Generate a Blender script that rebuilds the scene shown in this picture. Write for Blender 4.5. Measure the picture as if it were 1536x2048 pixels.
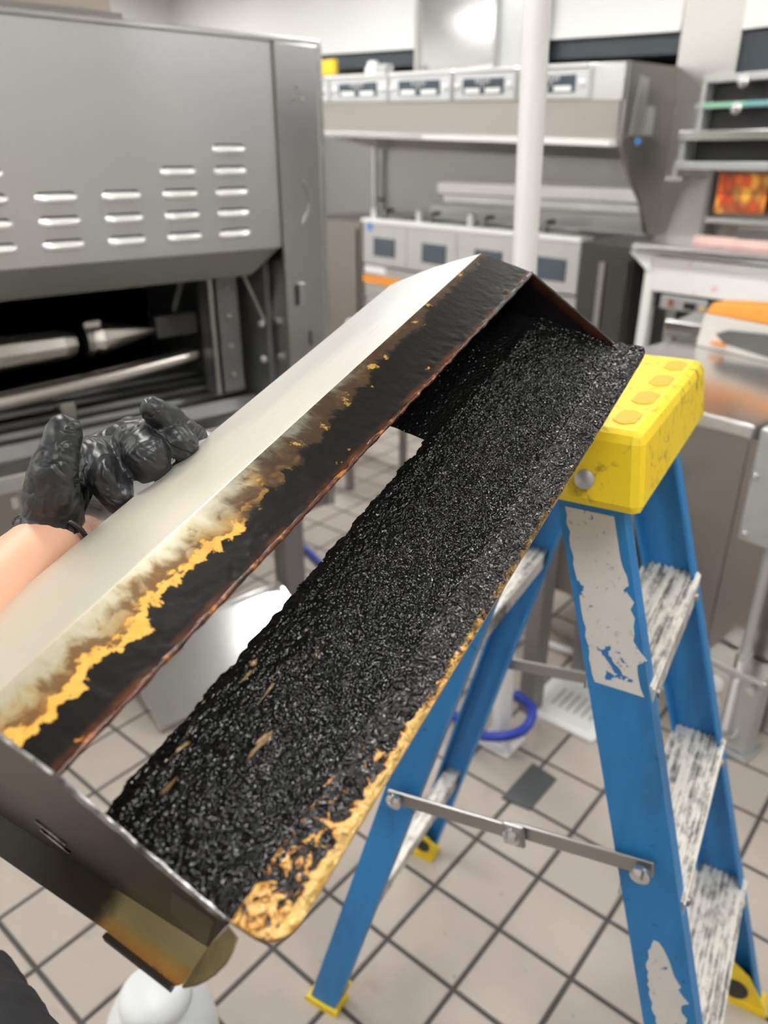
import bpy, math, random
from mathutils import Vector, Matrix, noise as mnoise

S = bpy.context.scene
for o in list(bpy.data.objects):
    bpy.data.objects.remove(o)
COL = S.collection
random.seed(7)
R = math.radians

# ------------------------------------------------------------------ camera
YAW, PIT, CAMH, FPX = R(49.79), R(24.97), 1.5054, 1530.0
cam = bpy.data.cameras.new('camera')
cam.sensor_fit = 'HORIZONTAL'
cam.sensor_width = 36.0
cam.lens = 36.0 * FPX / 1536.0
cam.clip_start = 0.02
cam.dof.use_dof = True
cam.dof.focus_distance = 0.62
cam.dof.aperture_fstop = 6.3
camo = bpy.data.objects.new('camera', cam)
COL.objects.link(camo)
camo.location = (0, 0, CAMH)
camo.rotation_euler = (R(90) - PIT, 0, YAW)
S.camera = camo

# ------------------------------------------------------------------ world + exposure
w = bpy.data.worlds.new('world')
S.world = w
w.use_nodes = True
w.node_tree.nodes['Background'].inputs[0].default_value = (0.8, 0.85, 0.9, 1)
w.node_tree.nodes['Background'].inputs[1].default_value = 0.3
S.view_settings.view_transform = 'Standard'
S.view_settings.look = 'None'
S.view_settings.gamma = 1.0
S.view_settings.use_curve_mapping = False
S.view_settings.exposure = -0.08
LAMP = 37.0
CEIL = 2.7
LIGHTS = [(x, y) for x in (-5.6, -3.6, -1.6, 0.5) for y in (-1.7, 0.35, 2.4)]

# ------------------------------------------------------------------ frames
RIGHT = Vector((math.cos(YAW), math.sin(YAW), 0))
FWDH = Vector((-math.sin(YAW), math.cos(YAW), 0))
CUP = Vector((FWDH.x * math.sin(PIT), FWDH.y * math.sin(PIT), math.cos(PIT)))
CFW = Vector((FWDH.x * math.cos(PIT), FWDH.y * math.cos(PIT), -math.sin(PIT)))
CAM = Vector((0, 0, CAMH))


def at(px, py, d):
    """world point seen at pixel (px,py) at forward distance d"""
    return CAM + (RIGHT * ((px - 768) / FPX) + CUP * ((1024 - py) / FPX) + CFW) * d


def body(r, g, z):
    """point given as right / forward of the standing photographer, height"""
    return RIGHT * r + FWDH * g + Vector((0, 0, z))


# ------------------------------------------------------------------ node helper
class NT:
    def __init__(s, name):
        s.m = bpy.data.materials.new(name)
        s.m.use_nodes = True
        s.t = s.m.node_tree
        s.b = s.t.nodes['Principled BSDF']

    def n(s, typ, **k):
        nd = s.t.nodes.new(typ)
        for a, v in k.items():
            if a.startswith('_'):
                setattr(nd, a[1:], v)
        return nd

    def l(s, a, b):
        s.t.links.new(a, b)

    def val(s, node, key, v):
        if hasattr(v, 'is_output') or isinstance(v, bpy.types.NodeSocket):
            s.l(v, node.inputs[key])
        else:
            node.inputs[key].default_value = v

    def obj(s):
        return s.n('ShaderNodeTexCoord').outputs['Object']

    def mapping(s, vec, scale=(1, 1, 1), loc=(0, 0, 0), rot=(0, 0, 0)):
        m = s.n('ShaderNodeMapping')
        s.l(vec, m.inputs[0])
        m.inputs['Scale'].default_value = scale
        m.inputs['Location'].default_value = loc
        m.inputs['Rotation'].default_value = rot
        return m.outputs[0]

    def noise(s, vec, scale, detail=4, rough=.55, dist=0):
        n = s.n('ShaderNodeTexNoise')
        s.l(vec, n.inputs['Vector'])
        n.inputs['Scale'].default_value = scale
        n.inputs['Detail'].default_value = detail
        n.inputs['Roughness'].default_value = rough
        n.inputs['Distortion'].default_value = dist
        return n.outputs['Fac']

    def voro(s, vec, scale, feat='F1', out='Distance'):
        n = s.n('ShaderNodeTexVoronoi')
        n.feature = feat
        s.l(vec, n.inputs['Vector'])
        n.inputs['Scale'].default_value = scale
        return n.outputs[out]

    def ramp(s, fac, stops, interp='LINEAR'):
        r = s.n('ShaderNodeValToRGB')
        r.color_ramp.interpolation = interp
        el = r.color_ramp.elements
        while len(el) < len(stops):
            el.new(0.5)
        for e, (p, c) in zip(el, stops):
            e.position = p
            e.color = (c[0], c[1], c[2], 1) if isinstance(c, (tuple, list)) else (c, c, c, 1)
        s.l(fac, r.inputs[0])
        return r.outputs[0]

    def mix(s, fac, a, b):
        m = s.n('ShaderNodeMix')
        m.data_type = 'RGBA'
        for i, v in ((0, fac), (6, a), (7, b)):
            if isinstance(v, bpy.types.NodeSocket):
                s.l(v, m.inputs[i])
            elif i == 0:
                m.inputs[0].default_value = v
            else:
                m.inputs[i].default_value = (v[0], v[1], v[2], 1)
        return m.outputs[2]

    def math(s, op, a, b=0.0, c=None):
        m = s.n('ShaderNodeMath')
        m.operation = op
        for i, v in enumerate((a, b, c)):
            if v is None:
                continue
            if isinstance(v, bpy.types.NodeSocket):
                s.l(v, m.inputs[i])
            else:
                m.inputs[i].default_value = v
        return m.outputs[0]

    def xyz(s, vec):
        n = s.n('ShaderNodeSeparateXYZ')
        s.l(vec, n.inputs[0])
        return n.outputs

    def smooth(s, v, a, b):
        n = s.n('ShaderNodeMapRange')
        n.interpolation_type = 'SMOOTHSTEP'
        s.l(v, n.inputs[0])
        n.inputs[1].default_value = a
        n.inputs[2].default_value = b
        return n.outputs[0]

    def bump(s, h, strength=.3, dist=.002, prev=None):
        b = s.n('ShaderNodeBump')
        b.inputs['Strength'].default_value = strength
        b.inputs['Distance'].default_value = dist
        s.l(h, b.inputs['Height'])
        if prev is not None:
            s.l(prev, b.inputs['Normal'])
        s.l(b.outputs[0], s.b.inputs['Normal'])
        return b.outputs[0]

    def set(s, **k):
        names = dict(col='Base Color', rough='Roughness', metal='Metallic', spec='Specular IOR Level', coat='Coat Weight',
                     trans='Transmission Weight', ior='IOR', emit='Emission Color', es='Emission Strength', sss='Subsurface Weight')
        for a, v in k.items():
            i = s.b.inputs[names[a]]
            if isinstance(v, bpy.types.NodeSocket):
                s.l(v, i)
            elif isinstance(v, (tuple, list)):
                i.default_value = (v[0], v[1], v[2], 1)
            else:
                i.default_value = v
        return s


def plain(name, col, rough=.5, metal=0.0, var=.06, scale=9.0, bump=0.0):
    t = NT(name)
    o = t.obj()
    n = t.noise(o, scale, 5)
    a = tuple(max(0, c * (1 - var)) for c in col)
    b = tuple(min(1, c * (1 + var)) for c in col)
    t.set(col=t.mix(n, a, b), rough=rough, metal=metal)
    if bump:
        t.bump(t.noise(o, scale * 12, 3), bump, .001)
    return t.m


def steel(name, col=(.60, .60, .59), rough=.3, brush=(1, 1, 40), var=.07, smudge=.1, metal=1.0):
    t = NT(name)
    o = t.obj()
    br = t.noise(t.mapping(o, brush), 30, 3)
    sm = t.noise(o, 5, 5, .6, .6)
    a = tuple(c * (1 - var) for c in col)
    b = tuple(min(1, c * (1 + var)) for c in col)
    t.set(col=t.mix(br, a, b), metal=metal)
    rr = t.math('ADD', t.math('MULTIPLY', br, .08), t.math('MULTIPLY', sm, smudge))
    t.set(rough=t.math('ADD', rr, rough - .04 - smudge / 2))
    return t.m


M = {}
M['steel'] = steel('stainless_satin', (.58, .585, .58), .36)
M['steel_bright'] = steel('stainless_bright', (.74, .74, .73), .25)
M['steel_mirror'] = steel('stainless_polished', (.80, .80, .80), .16, smudge=.06)
M['steel_dark'] = steel('stainless_dark', (.33, .32, .30), .35)
M['steel_table'] = steel('stainless_worktop', (.70, .70, .68), .2, (1, 1, 1))
M['steel_brown'] = steel('stainless_brownish', (.36, .34, .31), .32)
M['aluminium'] = steel('aluminium_bar', (.42, .41, .39), .4)
M['louver'] = steel('louver_bare_metal', (.82, .82, .80), .45, metal=.45)
M['collar'] = steel('collar_bare_steel', (.86, .86, .85), .3, metal=.75)
M['dark_cab'] = plain('dark_cabinet_enamel', (.06, .058, .052), .35, .3, .15, 6)
M['galv'] = plain('galvanised_metal', (.55, .56, .56), .42, .7, .1, 25)
M['cavity'] = plain('burnt_cavity_metal', (.17, .17, .165), .5, .4, .3, 8)
M['cavity_mid'] = plain('sooty_metal', (.22, .22, .215), .42, .7, .3, 10)
M['burner'] = steel('burner_metal', (.68, .64, .58), .25)
M['white_paint'] = plain('white_paint', (.80, .80, .78), .55, 0, .02, 3)
M['white_gloss'] = plain('white_gloss', (.83, .83, .82), .3, 0, .02, 5)
M['white_wall'] = plain('white_wall_panel', (.78, .78, .77), .5, 0, .03, 2)
M['ceil'] = plain('ceiling_tile_grey_white', (.42, .42, .41), .8, 0, .03, 2)
M['navy'] = plain('dark_recess_paint', (.035, .045, .055), .5, 0, .1, 5)
M['black'] = plain('black_plastic', (.02, .02, .022), .4, 0, .2, 20)
M['dark_glass'] = plain('dark_display_glass', (.05, .07, .085), .18, 0, .1, 12)
M['screen'] = plain('screen_slate', (.07, .09, .11), .25, 0, .15, 10)
M['orange'] = plain('orange_plastic', (.85, .30, .03), .45, 0, .08, 10)
M['yellow'] = plain('yellow_plastic', (.85, .58, .02), .45, 0, .08, 10)
M['blue_sticker'] = plain('blue_sticker', (.10, .32, .75), .5, 0, .05, 10)
M['pink_strip'] = plain('faded_pink_strip', (.75, .50, .46), .5, 0, .2, 14)
M['hose'] = plain('blue_rubber_hose', (.02, .05, .42), .4, 0, .1, 30)
M['grey_leg'] = plain('grey_metal_leg', (.22, .21, .21), .45, .5, .1, 8)
M['rubber'] = plain('black_rubber', (.03, .03, .03), .6, 0, .2, 30)
M['patch'] = plain('dark_slate_plate', (.07, .075, .08), .5, 0, .2, 14)
M['hdpe'] = plain('white_plastic_jug', (.80, .82, .83), .35, 0, .03, 6)
M['grout'] = plain('dark_grout', (.075, .07, .065), .8, 0, .25, 30)
M['trouser'] = plain('dark_trouser_cloth', (.018, .018, .02), .85, 0, .3, 60, .3)
M['shirt'] = plain('dark_work_shirt', (.02, .02, .022), .85, 0, .3, 60)
M['hair'] = plain('dark_hair', (.02, .015, .01), .6, 0, .3, 60)
M['shoe'] = plain('black_shoe', (.015, .015, .015), .5, 0, .3, 40)
M['greenled'] = plain('led_strip_green', (.25, .55, .40), .4, 0, .5, 14)


def m_tile():
    t = NT('quarry_tile_beige')
    o = t.obj()
    ri = t.n('ShaderNodeObjectInfo').outputs['Random']
    n = t.noise(o, 16, 6, .6)
    c = t.mix(n, (.40, .345, .29), (.50, .445, .385))
    c = t.mix(t.math('MULTIPLY', ri, .35), c, (.41, .37, .33))
    wr = t.n('ShaderNodeTexCoord')
    geo = t.n('ShaderNodeNewGeometry').outputs['Position']
    st = t.ramp(t.noise(geo, 5.5, 5, .6), [(.60, 0), (.72, 1)])
    c = t.mix(t.math('MULTIPLY', st, .35), c, (.27, .22, .17))
    sp = t.ramp(t.noise(geo, 60, 2), [(.70, 0), (.74, 1)])
    c = t.mix(t.math('MULTIPLY', sp, .35), c, (.2, .14, .09))
    t.set(col=c, rough=t.ramp(n, [(.3, .38), (.7, .52)]), spec=.4)
    t.bump(t.noise(o, 150, 3), .15, .0008)
    return t.m


M['tile'] = m_tile()


def m_emit():
    t = NT('lamp_diffuser')
    t.set(col=(.9, .9, .9), emit=(1.0, .985, .96), es=LAMP)
    return t.m


M['lamp'] = m_emit()


# ---- ladder fibreglass with scuffs
def m_blue():
    t = NT('blue_fibreglass_scuffed')
    o = t.obj()
    n = t.noise(t.mapping(o, (30, 30, 5)), 1.5, 5, .6)
    c = t.mix(n, (.018, .17, .44), (.035, .26, .60))
    sp = t.ramp(t.noise(o, 55, 4, .6), [(.66, 0), (.72, 1)])
    c = t.mix(t.math('MULTIPLY', sp, .75), c, (.02, .03, .04))
    gr = t.ramp(t.noise(t.mapping(o, (14, 14, 3)), 1.2, 4), [(.55, 0), (.72, 1)])
    c = t.mix(t.math('MULTIPLY', gr, .45), c, (.03, .06, .09))
    t.set(col=c, rough=.45, spec=.4)
    return t.m


def m_cap():
    t = NT('yellow_moulded_plastic_dirty')
    o = t.obj()
    c = t.mix(t.noise(o, 12, 4), (.93, .64, .01), (.97, .73, .03))
    sc = t.ramp(t.noise(o, 38, 7, .72, 1.2), [(.53, 0), (.64, 1)])
    pt = t.ramp(t.noise(o, 11, 3), [(.40, 0), (.54, 1)])
    c = t.mix(t.math('MULTIPLY', t.math('MULTIPLY', sc, pt), .75), c, (.16, .11, .02))
    t.set(col=c, rough=.45)
    return t.m


def m_step():
    t = NT('aluminium_tread_dirty')
    o = t.obj()
    st = t.noise(t.mapping(o, (140, 3.5, 3)), 1.4, 4, .6)
    bl = t.noise(t.mapping(o, (60, 25, 20)), 1.6, 5, .7)
    f = t.ramp(t.math('ADD', t.math('MULTIPLY', st, .6), t.math('MULTIPLY', bl, .5)), [(.52, 0), (.66, 1)])
    c = t.mix(f, (.80, .77, .70), (.16, .155, .145))
    t.set(col=c, rough=.45, metal=.25)
    return t.m


def m_sticker():
    t = NT('worn_paper_sticker')
    o = t.obj()
    c = t.mix(t.noise(o, 14, 4), (.62, .59, .54), (.78, .76, .72))
    d = t.ramp(t.noise(o, 70, 6, .7), [(.60, 0), (.68, 1)])
    c = t.mix(t.math('MULTIPLY', d, .7), c, (.22, .21, .19))
    h = t.ramp(t.noise(o, 30, 4, .6, .4), [(.595, 0), (.61, 1)])
    c = t.mix(h, c, (.03, .17, .45))
    t.set(col=c, rough=.6)
    return t.m


M['blue'], M['cap'], M['step'], M['sticker'] = m_blue(), m_cap(), m_step(), m_sticker()
M['foot'] = plain('yellow_foot_plastic', (.85, .60, .02), .5, 0, .2, 20)


# ---- greasy hood materials (object space: x along, y across, z up from the flap)
def m_sheet():
    t = NT('hood_sheet_steel_greasy_film')
    o = t.obj()
    x = t.xyz(o)
    br = t.noise(t.mapping(o, (6, 90, 90)), 3, 4)
    c = t.mix(br, (.48, .48, .46), (.58, .58, .56))
    # yellow cooking film, strongest at the handled end, in drawn-out tide marks
    film = t.noise(t.mapping(o, (5, 22, 22), rot=(0, 0, .35)), 1.0, 5, .55, .8)
    k = t.math('MULTIPLY', t.smooth(x[0], .62, -.02), t.ramp(film, [(.3, .35), (.62, 1)]))
    c = t.mix(k, c, (.60, .55, .40))
    dk = t.ramp(t.noise(t.mapping(o, (9, 40, 40), rot=(0, 0, .35)), 1.4, 6, .65), [(.62, 0), (.78, 1)])
    c = t.mix(t.math('MULTIPLY', dk, .35), c, (.36, .31, .22))
    t.set(col=c, metal=.55, rough=t.ramp(film, [(.2, .36), (.8, .5)]))
    t.bump(t.noise(o, 40, 4), .05, .001)
    return t.m


def m_flap():
    t = NT('hood_flap_baked_grease')
    o = t.obj()
    x = t.xyz(o)
    n1 = t.noise(t.mapping(o, (1.6, 1, 1)), 55, 6, .62, .5)
    n2 = t.noise(t.mapping(o, (1, .45, .45)), 26, 4, .55, .3)
    # v: 0 at the crease, 1 at the free edge
    v = t.math('DIVIDE', t.math('ADD', x[1], .057), .057)
    v = t.math('ADD', v, t.math('MULTIPLY', t.math('SUBTRACT', n1, .5), .55))
    v = t.math('ADD', v, t.math('MULTIPLY', t.math('SUBTRACT', n2, .5), .55))
    v = t.math('ADD', v, t.math('MULTIPLY', t.smooth(x[0], .10, .56), .42))
    v = t.math('SUBTRACT', v, t.math('MULTIPLY', t.smooth(x[0], .10, -.06), .08))
    amber = t.smooth(x[0], .36, .03)
    blk = (.009, .008, .007)
    blot = t.ramp(t.noise(t.mapping(o, (1, .8, 1)), 42, 5, .6, .6), [(.44, 0), (.53, 1)])
    near = t.ramp(v, [(.0, (.50, .46, .35)), (.14, (.43, .38, .26)), (.28, (.37, .29, .15)), (.38, (.34, .21, .08)), (.44, (.30, .15, .04)),
                      (.50, (.20, .09, .025)), (.555, (.14, .06, .018)), (.58, (.05, .02, .008)), (.60, blk), (1, blk)])
    br = t.math('MULTIPLY', blot, t.math('MULTIPLY', t.smooth(v, .12, .30), t.smooth(v, .50, .44)))
    near = t.mix(t.math('MULTIPLY', br, .85), near, (.13, .065, .022))
    yb = t.math('MULTIPLY', t.smooth(v, .37, .43), t.smooth(v, .585, .565))
    yn = t.math('ADD', t.noise(t.mapping(o, (1, 1.5, 1)), 62, 4, .6, .8), t.math('MULTIPLY', t.smooth(v, .40, .54), .16))
    yb = t.math('MULTIPLY', yb, t.ramp(yn, [(.52, 0), (.57, 1)]))
    near = t.mix(yb, near, t.mix(t.noise(o, 90, 3), (.74, .46, .11), (.66, .32, .04)))
    far = t.ramp(v, [(.0, (.26, .25, .21)), (.13, (.20, .19, .15)), (.26, (.12, .10, .065)), (.38, (.075, .045, .022)), (.48, (.05, .03, .015)),
                     (.515, (.045, .028, .014)), (.53, (.03, .02, .012)), (.57, blk), (1, blk)])
    far = t.mix(t.math('MULTIPLY', br, .7), far, (.04, .022, .012))
    fleck = t.math('MULTIPLY', t.ramp(t.noise(o, 58, 4, .6), [(.60, 0), (.64, 1)]), t.math('MULTIPLY', t.smooth(v, .34, .42), t.smooth(v, .60, .54)))
    far = t.mix(t.math('MULTIPLY', fleck, .9), far, (.42, .26, .05))
    # the amber stays in patches that thin out along the hood
    pat = t.math('ADD', amber, t.math('MULTIPLY', t.math('SUBTRACT', t.noise(o, 24, 3), .5), 1.1))
    c = t.mix(t.smooth(pat, .30, .66), far, near)
    # orange beads of grease
    sp = t.ramp(t.noise(o, 75, 3, .5), [(.70, 0), (.735, 1)])
    edge = t.smooth(x[1], -.022, -.004)
    spx = t.math('MULTIPLY', sp, t.math('MAXIMUM', t.math('MULTIPLY', edge, .9), .12))
    c = t.mix(spx, c, (.55, .22, .03))
    rust = t.math('MULTIPLY', t.smooth(x[1], -.006, .0), t.ramp(t.noise(o, 30, 4), [(.42, 0), (.6, 1)]))
    c = t.mix(t.math('MULTIPLY', rust, .7), c, (.14, .045, .015))
    t.set(col=c, rough=t.ramp(v, [(0, .32), (.5, .42), (.62, .32), (1, .36)]), spec=.15, metal=t.ramp(v, [(0, .45), (.4, .1), (.5, 0)]))
    b1 = t.bump(t.noise(t.mapping(o, (1.4, .7, 1)), 90, 4, .5), .12, .0015)
    t.bump(t.noise(o, 400, 3), .2, .0006, b1)
    return t.m


def m_crust():
    t = NT('carbonised_grease_crust')
    o = t.obj()
    x = t.xyz(o)
    n = t.noise(o, 120, 5)
    c = t.mix(n, (.002, .002, .002), (.007, .007, .0068))
    # a few tan streaks of unburnt fat towards the handled end
    st = t.noise(t.mapping(o, (24, 95, 40), rot=(0, 0, .25)), 1.0, 2, .5, .5)
    zone = t.math('MULTIPLY', t.smooth(x[0], .02, .06), t.smooth(x[0], .165, .12))
    zone = t.math('MULTIPLY', zone, t.smooth(x[1], .075, .055))
    k = t.math('MULTIPLY', t.ramp(st, [(.615, 0), (.65, 1)]), zone)
    c = t.mix(t.math('MULTIPLY', k, .9), c, (.40, .26, .12))
    # wetter shine low down, drier towards the far end
    wet = t.smooth(x[0], .45, .1)
    t.set(col=c, rough=t.math('ADD', t.math('MULTIPLY', wet, -.07), .12), spec=.26)
    t.bump(t.noise(t.mapping(o, (.75, 1.2, 1)), 360, .6, .4), .9, .0022)
    return t.m


def m_flange():
    t = NT('rim_blistered_grease')
    o = t.obj()
    x = t.xyz(o)
    n1 = t.noise(o, 85, 4, .55, 1.6)
    n2 = t.noise(o, 30, 3, .5, .5)
    u = t.math('DIVIDE', t.math('SUBTRACT', x[1], .106), .031)
    yel = t.math('ADD', t.math('MULTIPLY', t.smooth(x[0], .24, -.02), .42), t.math('MULTIPLY', t.math('SUBTRACT', n1, .5), 1.15))
    yel = t.math('ADD', yel, t.math('MULTIPLY', t.math('SUBTRACT', n2, .5), .5))
    yel = t.math('ADD', yel, t.math('MULTIPLY', t.math('MULTIPLY', t.smooth(u, .68, 1.0), t.smooth(x[0], .36, .10)), .50))
    blk = (.008, .0075, .007)
    c = t.ramp(yel, [(.0, blk), (.33, blk), (.375, (.16, .06, .015)), (.41, (.62, .30, .06)), (.50, (.78, .50, .17)), (.75, (.82, .56, .18)), (1, (.80, .45, .07))])
    gold = t.math('MULTIPLY', t.smooth(u, .80, 1.0), t.smooth(x[0], .5, .2))
    gn = t.ramp(n1, [(.4, 0), (.55, 1)])
    c = t.mix(t.math('MULTIPLY', t.math('MULTIPLY', gold, gn), .7), c, (.45, .27, .07))
    t.set(col=c, rough=.15, spec=.5)
    b1 = t.bump(t.noise(o, 150, 1.2, .5, 1.0), 1.0, .005)
    t.bump(t.noise(o, 520, 3), .3, .0008, b1)
    return t.m


def m_endwall():
    t = NT('end_wall_brown_film')
    o = t.obj()
    n = t.noise(o, 22, 5, .6)
    c = t.mix(n, (.030, .026, .021), (.085, .07, .05))
    sp = t.ramp(t.noise(o, 130, 3), [(.72, 0), (.75, 1)])
    c = t.mix(t.math('MULTIPLY', sp, .4), c, (.3, .2, .1))
    t.set(col=c, rough=.42, metal=.35)
    return t.m


def m_endlip():
    t = NT('end_lip_yellow_grease')
    o = t.obj()
    x = t.xyz(o)
    n = t.noise(o, 240, 5, .7)
    g = t.noise(o, 40, 4)
    a = t.math('ADD', x[0], t.math('MULTIPLY', t.math('SUBTRACT', n, .5), .008))
    band = t.ramp(t.math('MULTIPLY', t.math('ADD', a, .03), 33.0),
                  [(.04, (.03, .026, .02)), (.12, (.10, .055, .02)), (.2, (.62, .30, .06)), (.40, (.70, .42, .12)), (.55, (.66, .58, .26)), (1, (.62, .57, .30))])
    k = t.smooth(t.math('ADD', x[1], t.math('MULTIPLY', t.math('SUBTRACT', g, .5), .02)), .012, .026)
    c = t.mix(k, (.035, .028, .018), band)
    t.set(col=c, rough=.5)
    return t.m


def m_edge():
    t = NT('worn_bare_edge')
    o = t.obj()
    n = t.noise(o, 110, 4, .6)
    c = t.ramp(n, [(.35, (.06, .05, .045)), (.5, (.34, .33, .33)), (.7, (.66, .65, .64))])
    t.set(col=c, rough=.25, metal=.8)
    return t.m


def m_bead():
    t = NT('rusty_grease_bead')
    o = t.obj()
    x = t.xyz(o)
    n = t.noise(o, 70, 4, .6)
    c = t.ramp(n, [(.35, (.03, .012, .006)), (.55, (.12, .035, .012)), (.68, (.50, .19, .03))])
    c = t.mix(t.smooth(x[0], .38, .58), c, (.05, .045, .04))
    t.set(col=c, rough=.22)
    t.bump(t.noise(o, 300, 4), .6, .001)
    return t.m


def m_farwall():
    t = NT('far_wall_burnt_brown')
    o = t.obj()
    x = t.xyz(o)
    d = t.math('SUBTRACT', t.math('MULTIPLY', x[1], -.387), x[2])
    d = t.math('ADD', d, t.math('MULTIPLY', t.math('SUBTRACT', t.noise(o, 60, 4), .5), .012))
    t.set(col=t.ramp(t.math('MULTIPLY', d, 30), [(.06, (.09, .03, .012)), (.22, (.045, .016, .008)), (.36, (.006, .005, .005))]), rough=.25)
    t.bump(t.noise(o, 200, 4), .5, .0015)
    return t.m


M['farwall'] = m_farwall()
M['sheet'], M['flap'], M['crust'], M['flange'] = m_sheet(), m_flap(), m_crust(), m_flange()
M['endwall'], M['endlip'], M['edge'], M['bead'] = m_endwall(), m_endlip(), m_edge(), m_bead()


def m_glove():
    t = NT('black_nitrile_glove')
    o = t.obj()
    c = t.mix(t.noise(o, 30, 4), (.010, .011, .012), (.022, .024, .027))
    t.set(col=c, rough=.38, spec=.5)
    w1 = t.noise(t.mapping(o, (1, 1, 1)), 26, 2, .4, 1.6)
    r1 = t.math('ABSOLUTE', t.math('SUBTRACT', w1, .5))
    b1 = t.bump(t.math('MULTIPLY', t.smooth(r1, .0, .10), 1.0), .35, .004)
    t.bump(t.noise(o, 70, 3, .5, .6), .15, .002, b1)
    return t.m


def m_skin():
    t = NT('skin')
    o = t.obj()
    c = t.mix(t.noise(o, 25, 4), (.66, .36, .23), (.74, .43, .29))
    t.set(col=c, rough=.5, sss=.15)
    t.b.inputs['Subsurface Radius'].default_value = (.01, .004, .002)
    return t.m


def m_poster():
    t = NT('poster_of_fried_food')
    o = t.obj()
    v = t.n('ShaderNodeTexVoronoi')
    t.l(t.mapping(o, (1, 1, .7), rot=(0, .5, 0)), v.inputs['Vector'])
    v.inputs['Scale'].default_value = 25
    v.inputs['Randomness'].default_value = 1
    cc = t.xyz(v.outputs['Color'])
    c = t.ramp(cc[0], [(0, (.75, .08, .02)), (.3, (.90, .20, .03)), (.55, (.95, .42, .05)), (.8, (.93, .55, .10)), (1, (.35, .10, .03))])
    e = t.ramp(v.outputs['Distance'], [(.35, 0), (.75, .8)])
    c = t.mix(e, c, (.28, .05, .02))
    t.set(col=c, rough=.4)
    return t.m


def m_printpanel():
    t = NT('white_panel_faded_red_print')
    o = t.obj()
    k = t.ramp(t.noise(t.mapping(o, (1, 1, 1)), 13, 3), [(.62, 0), (.70, 1)])
    c = t.mix(t.math('MULTIPLY', k, .55), (.80, .79, .77), (.80, .30, .26))
    t.set(col=c, rough=.35)
    return t.m


M['glove'], M['skin'], M['poster'], M['printpanel'] = m_glove(), m_skin(), m_poster(), m_printpanel()


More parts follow.
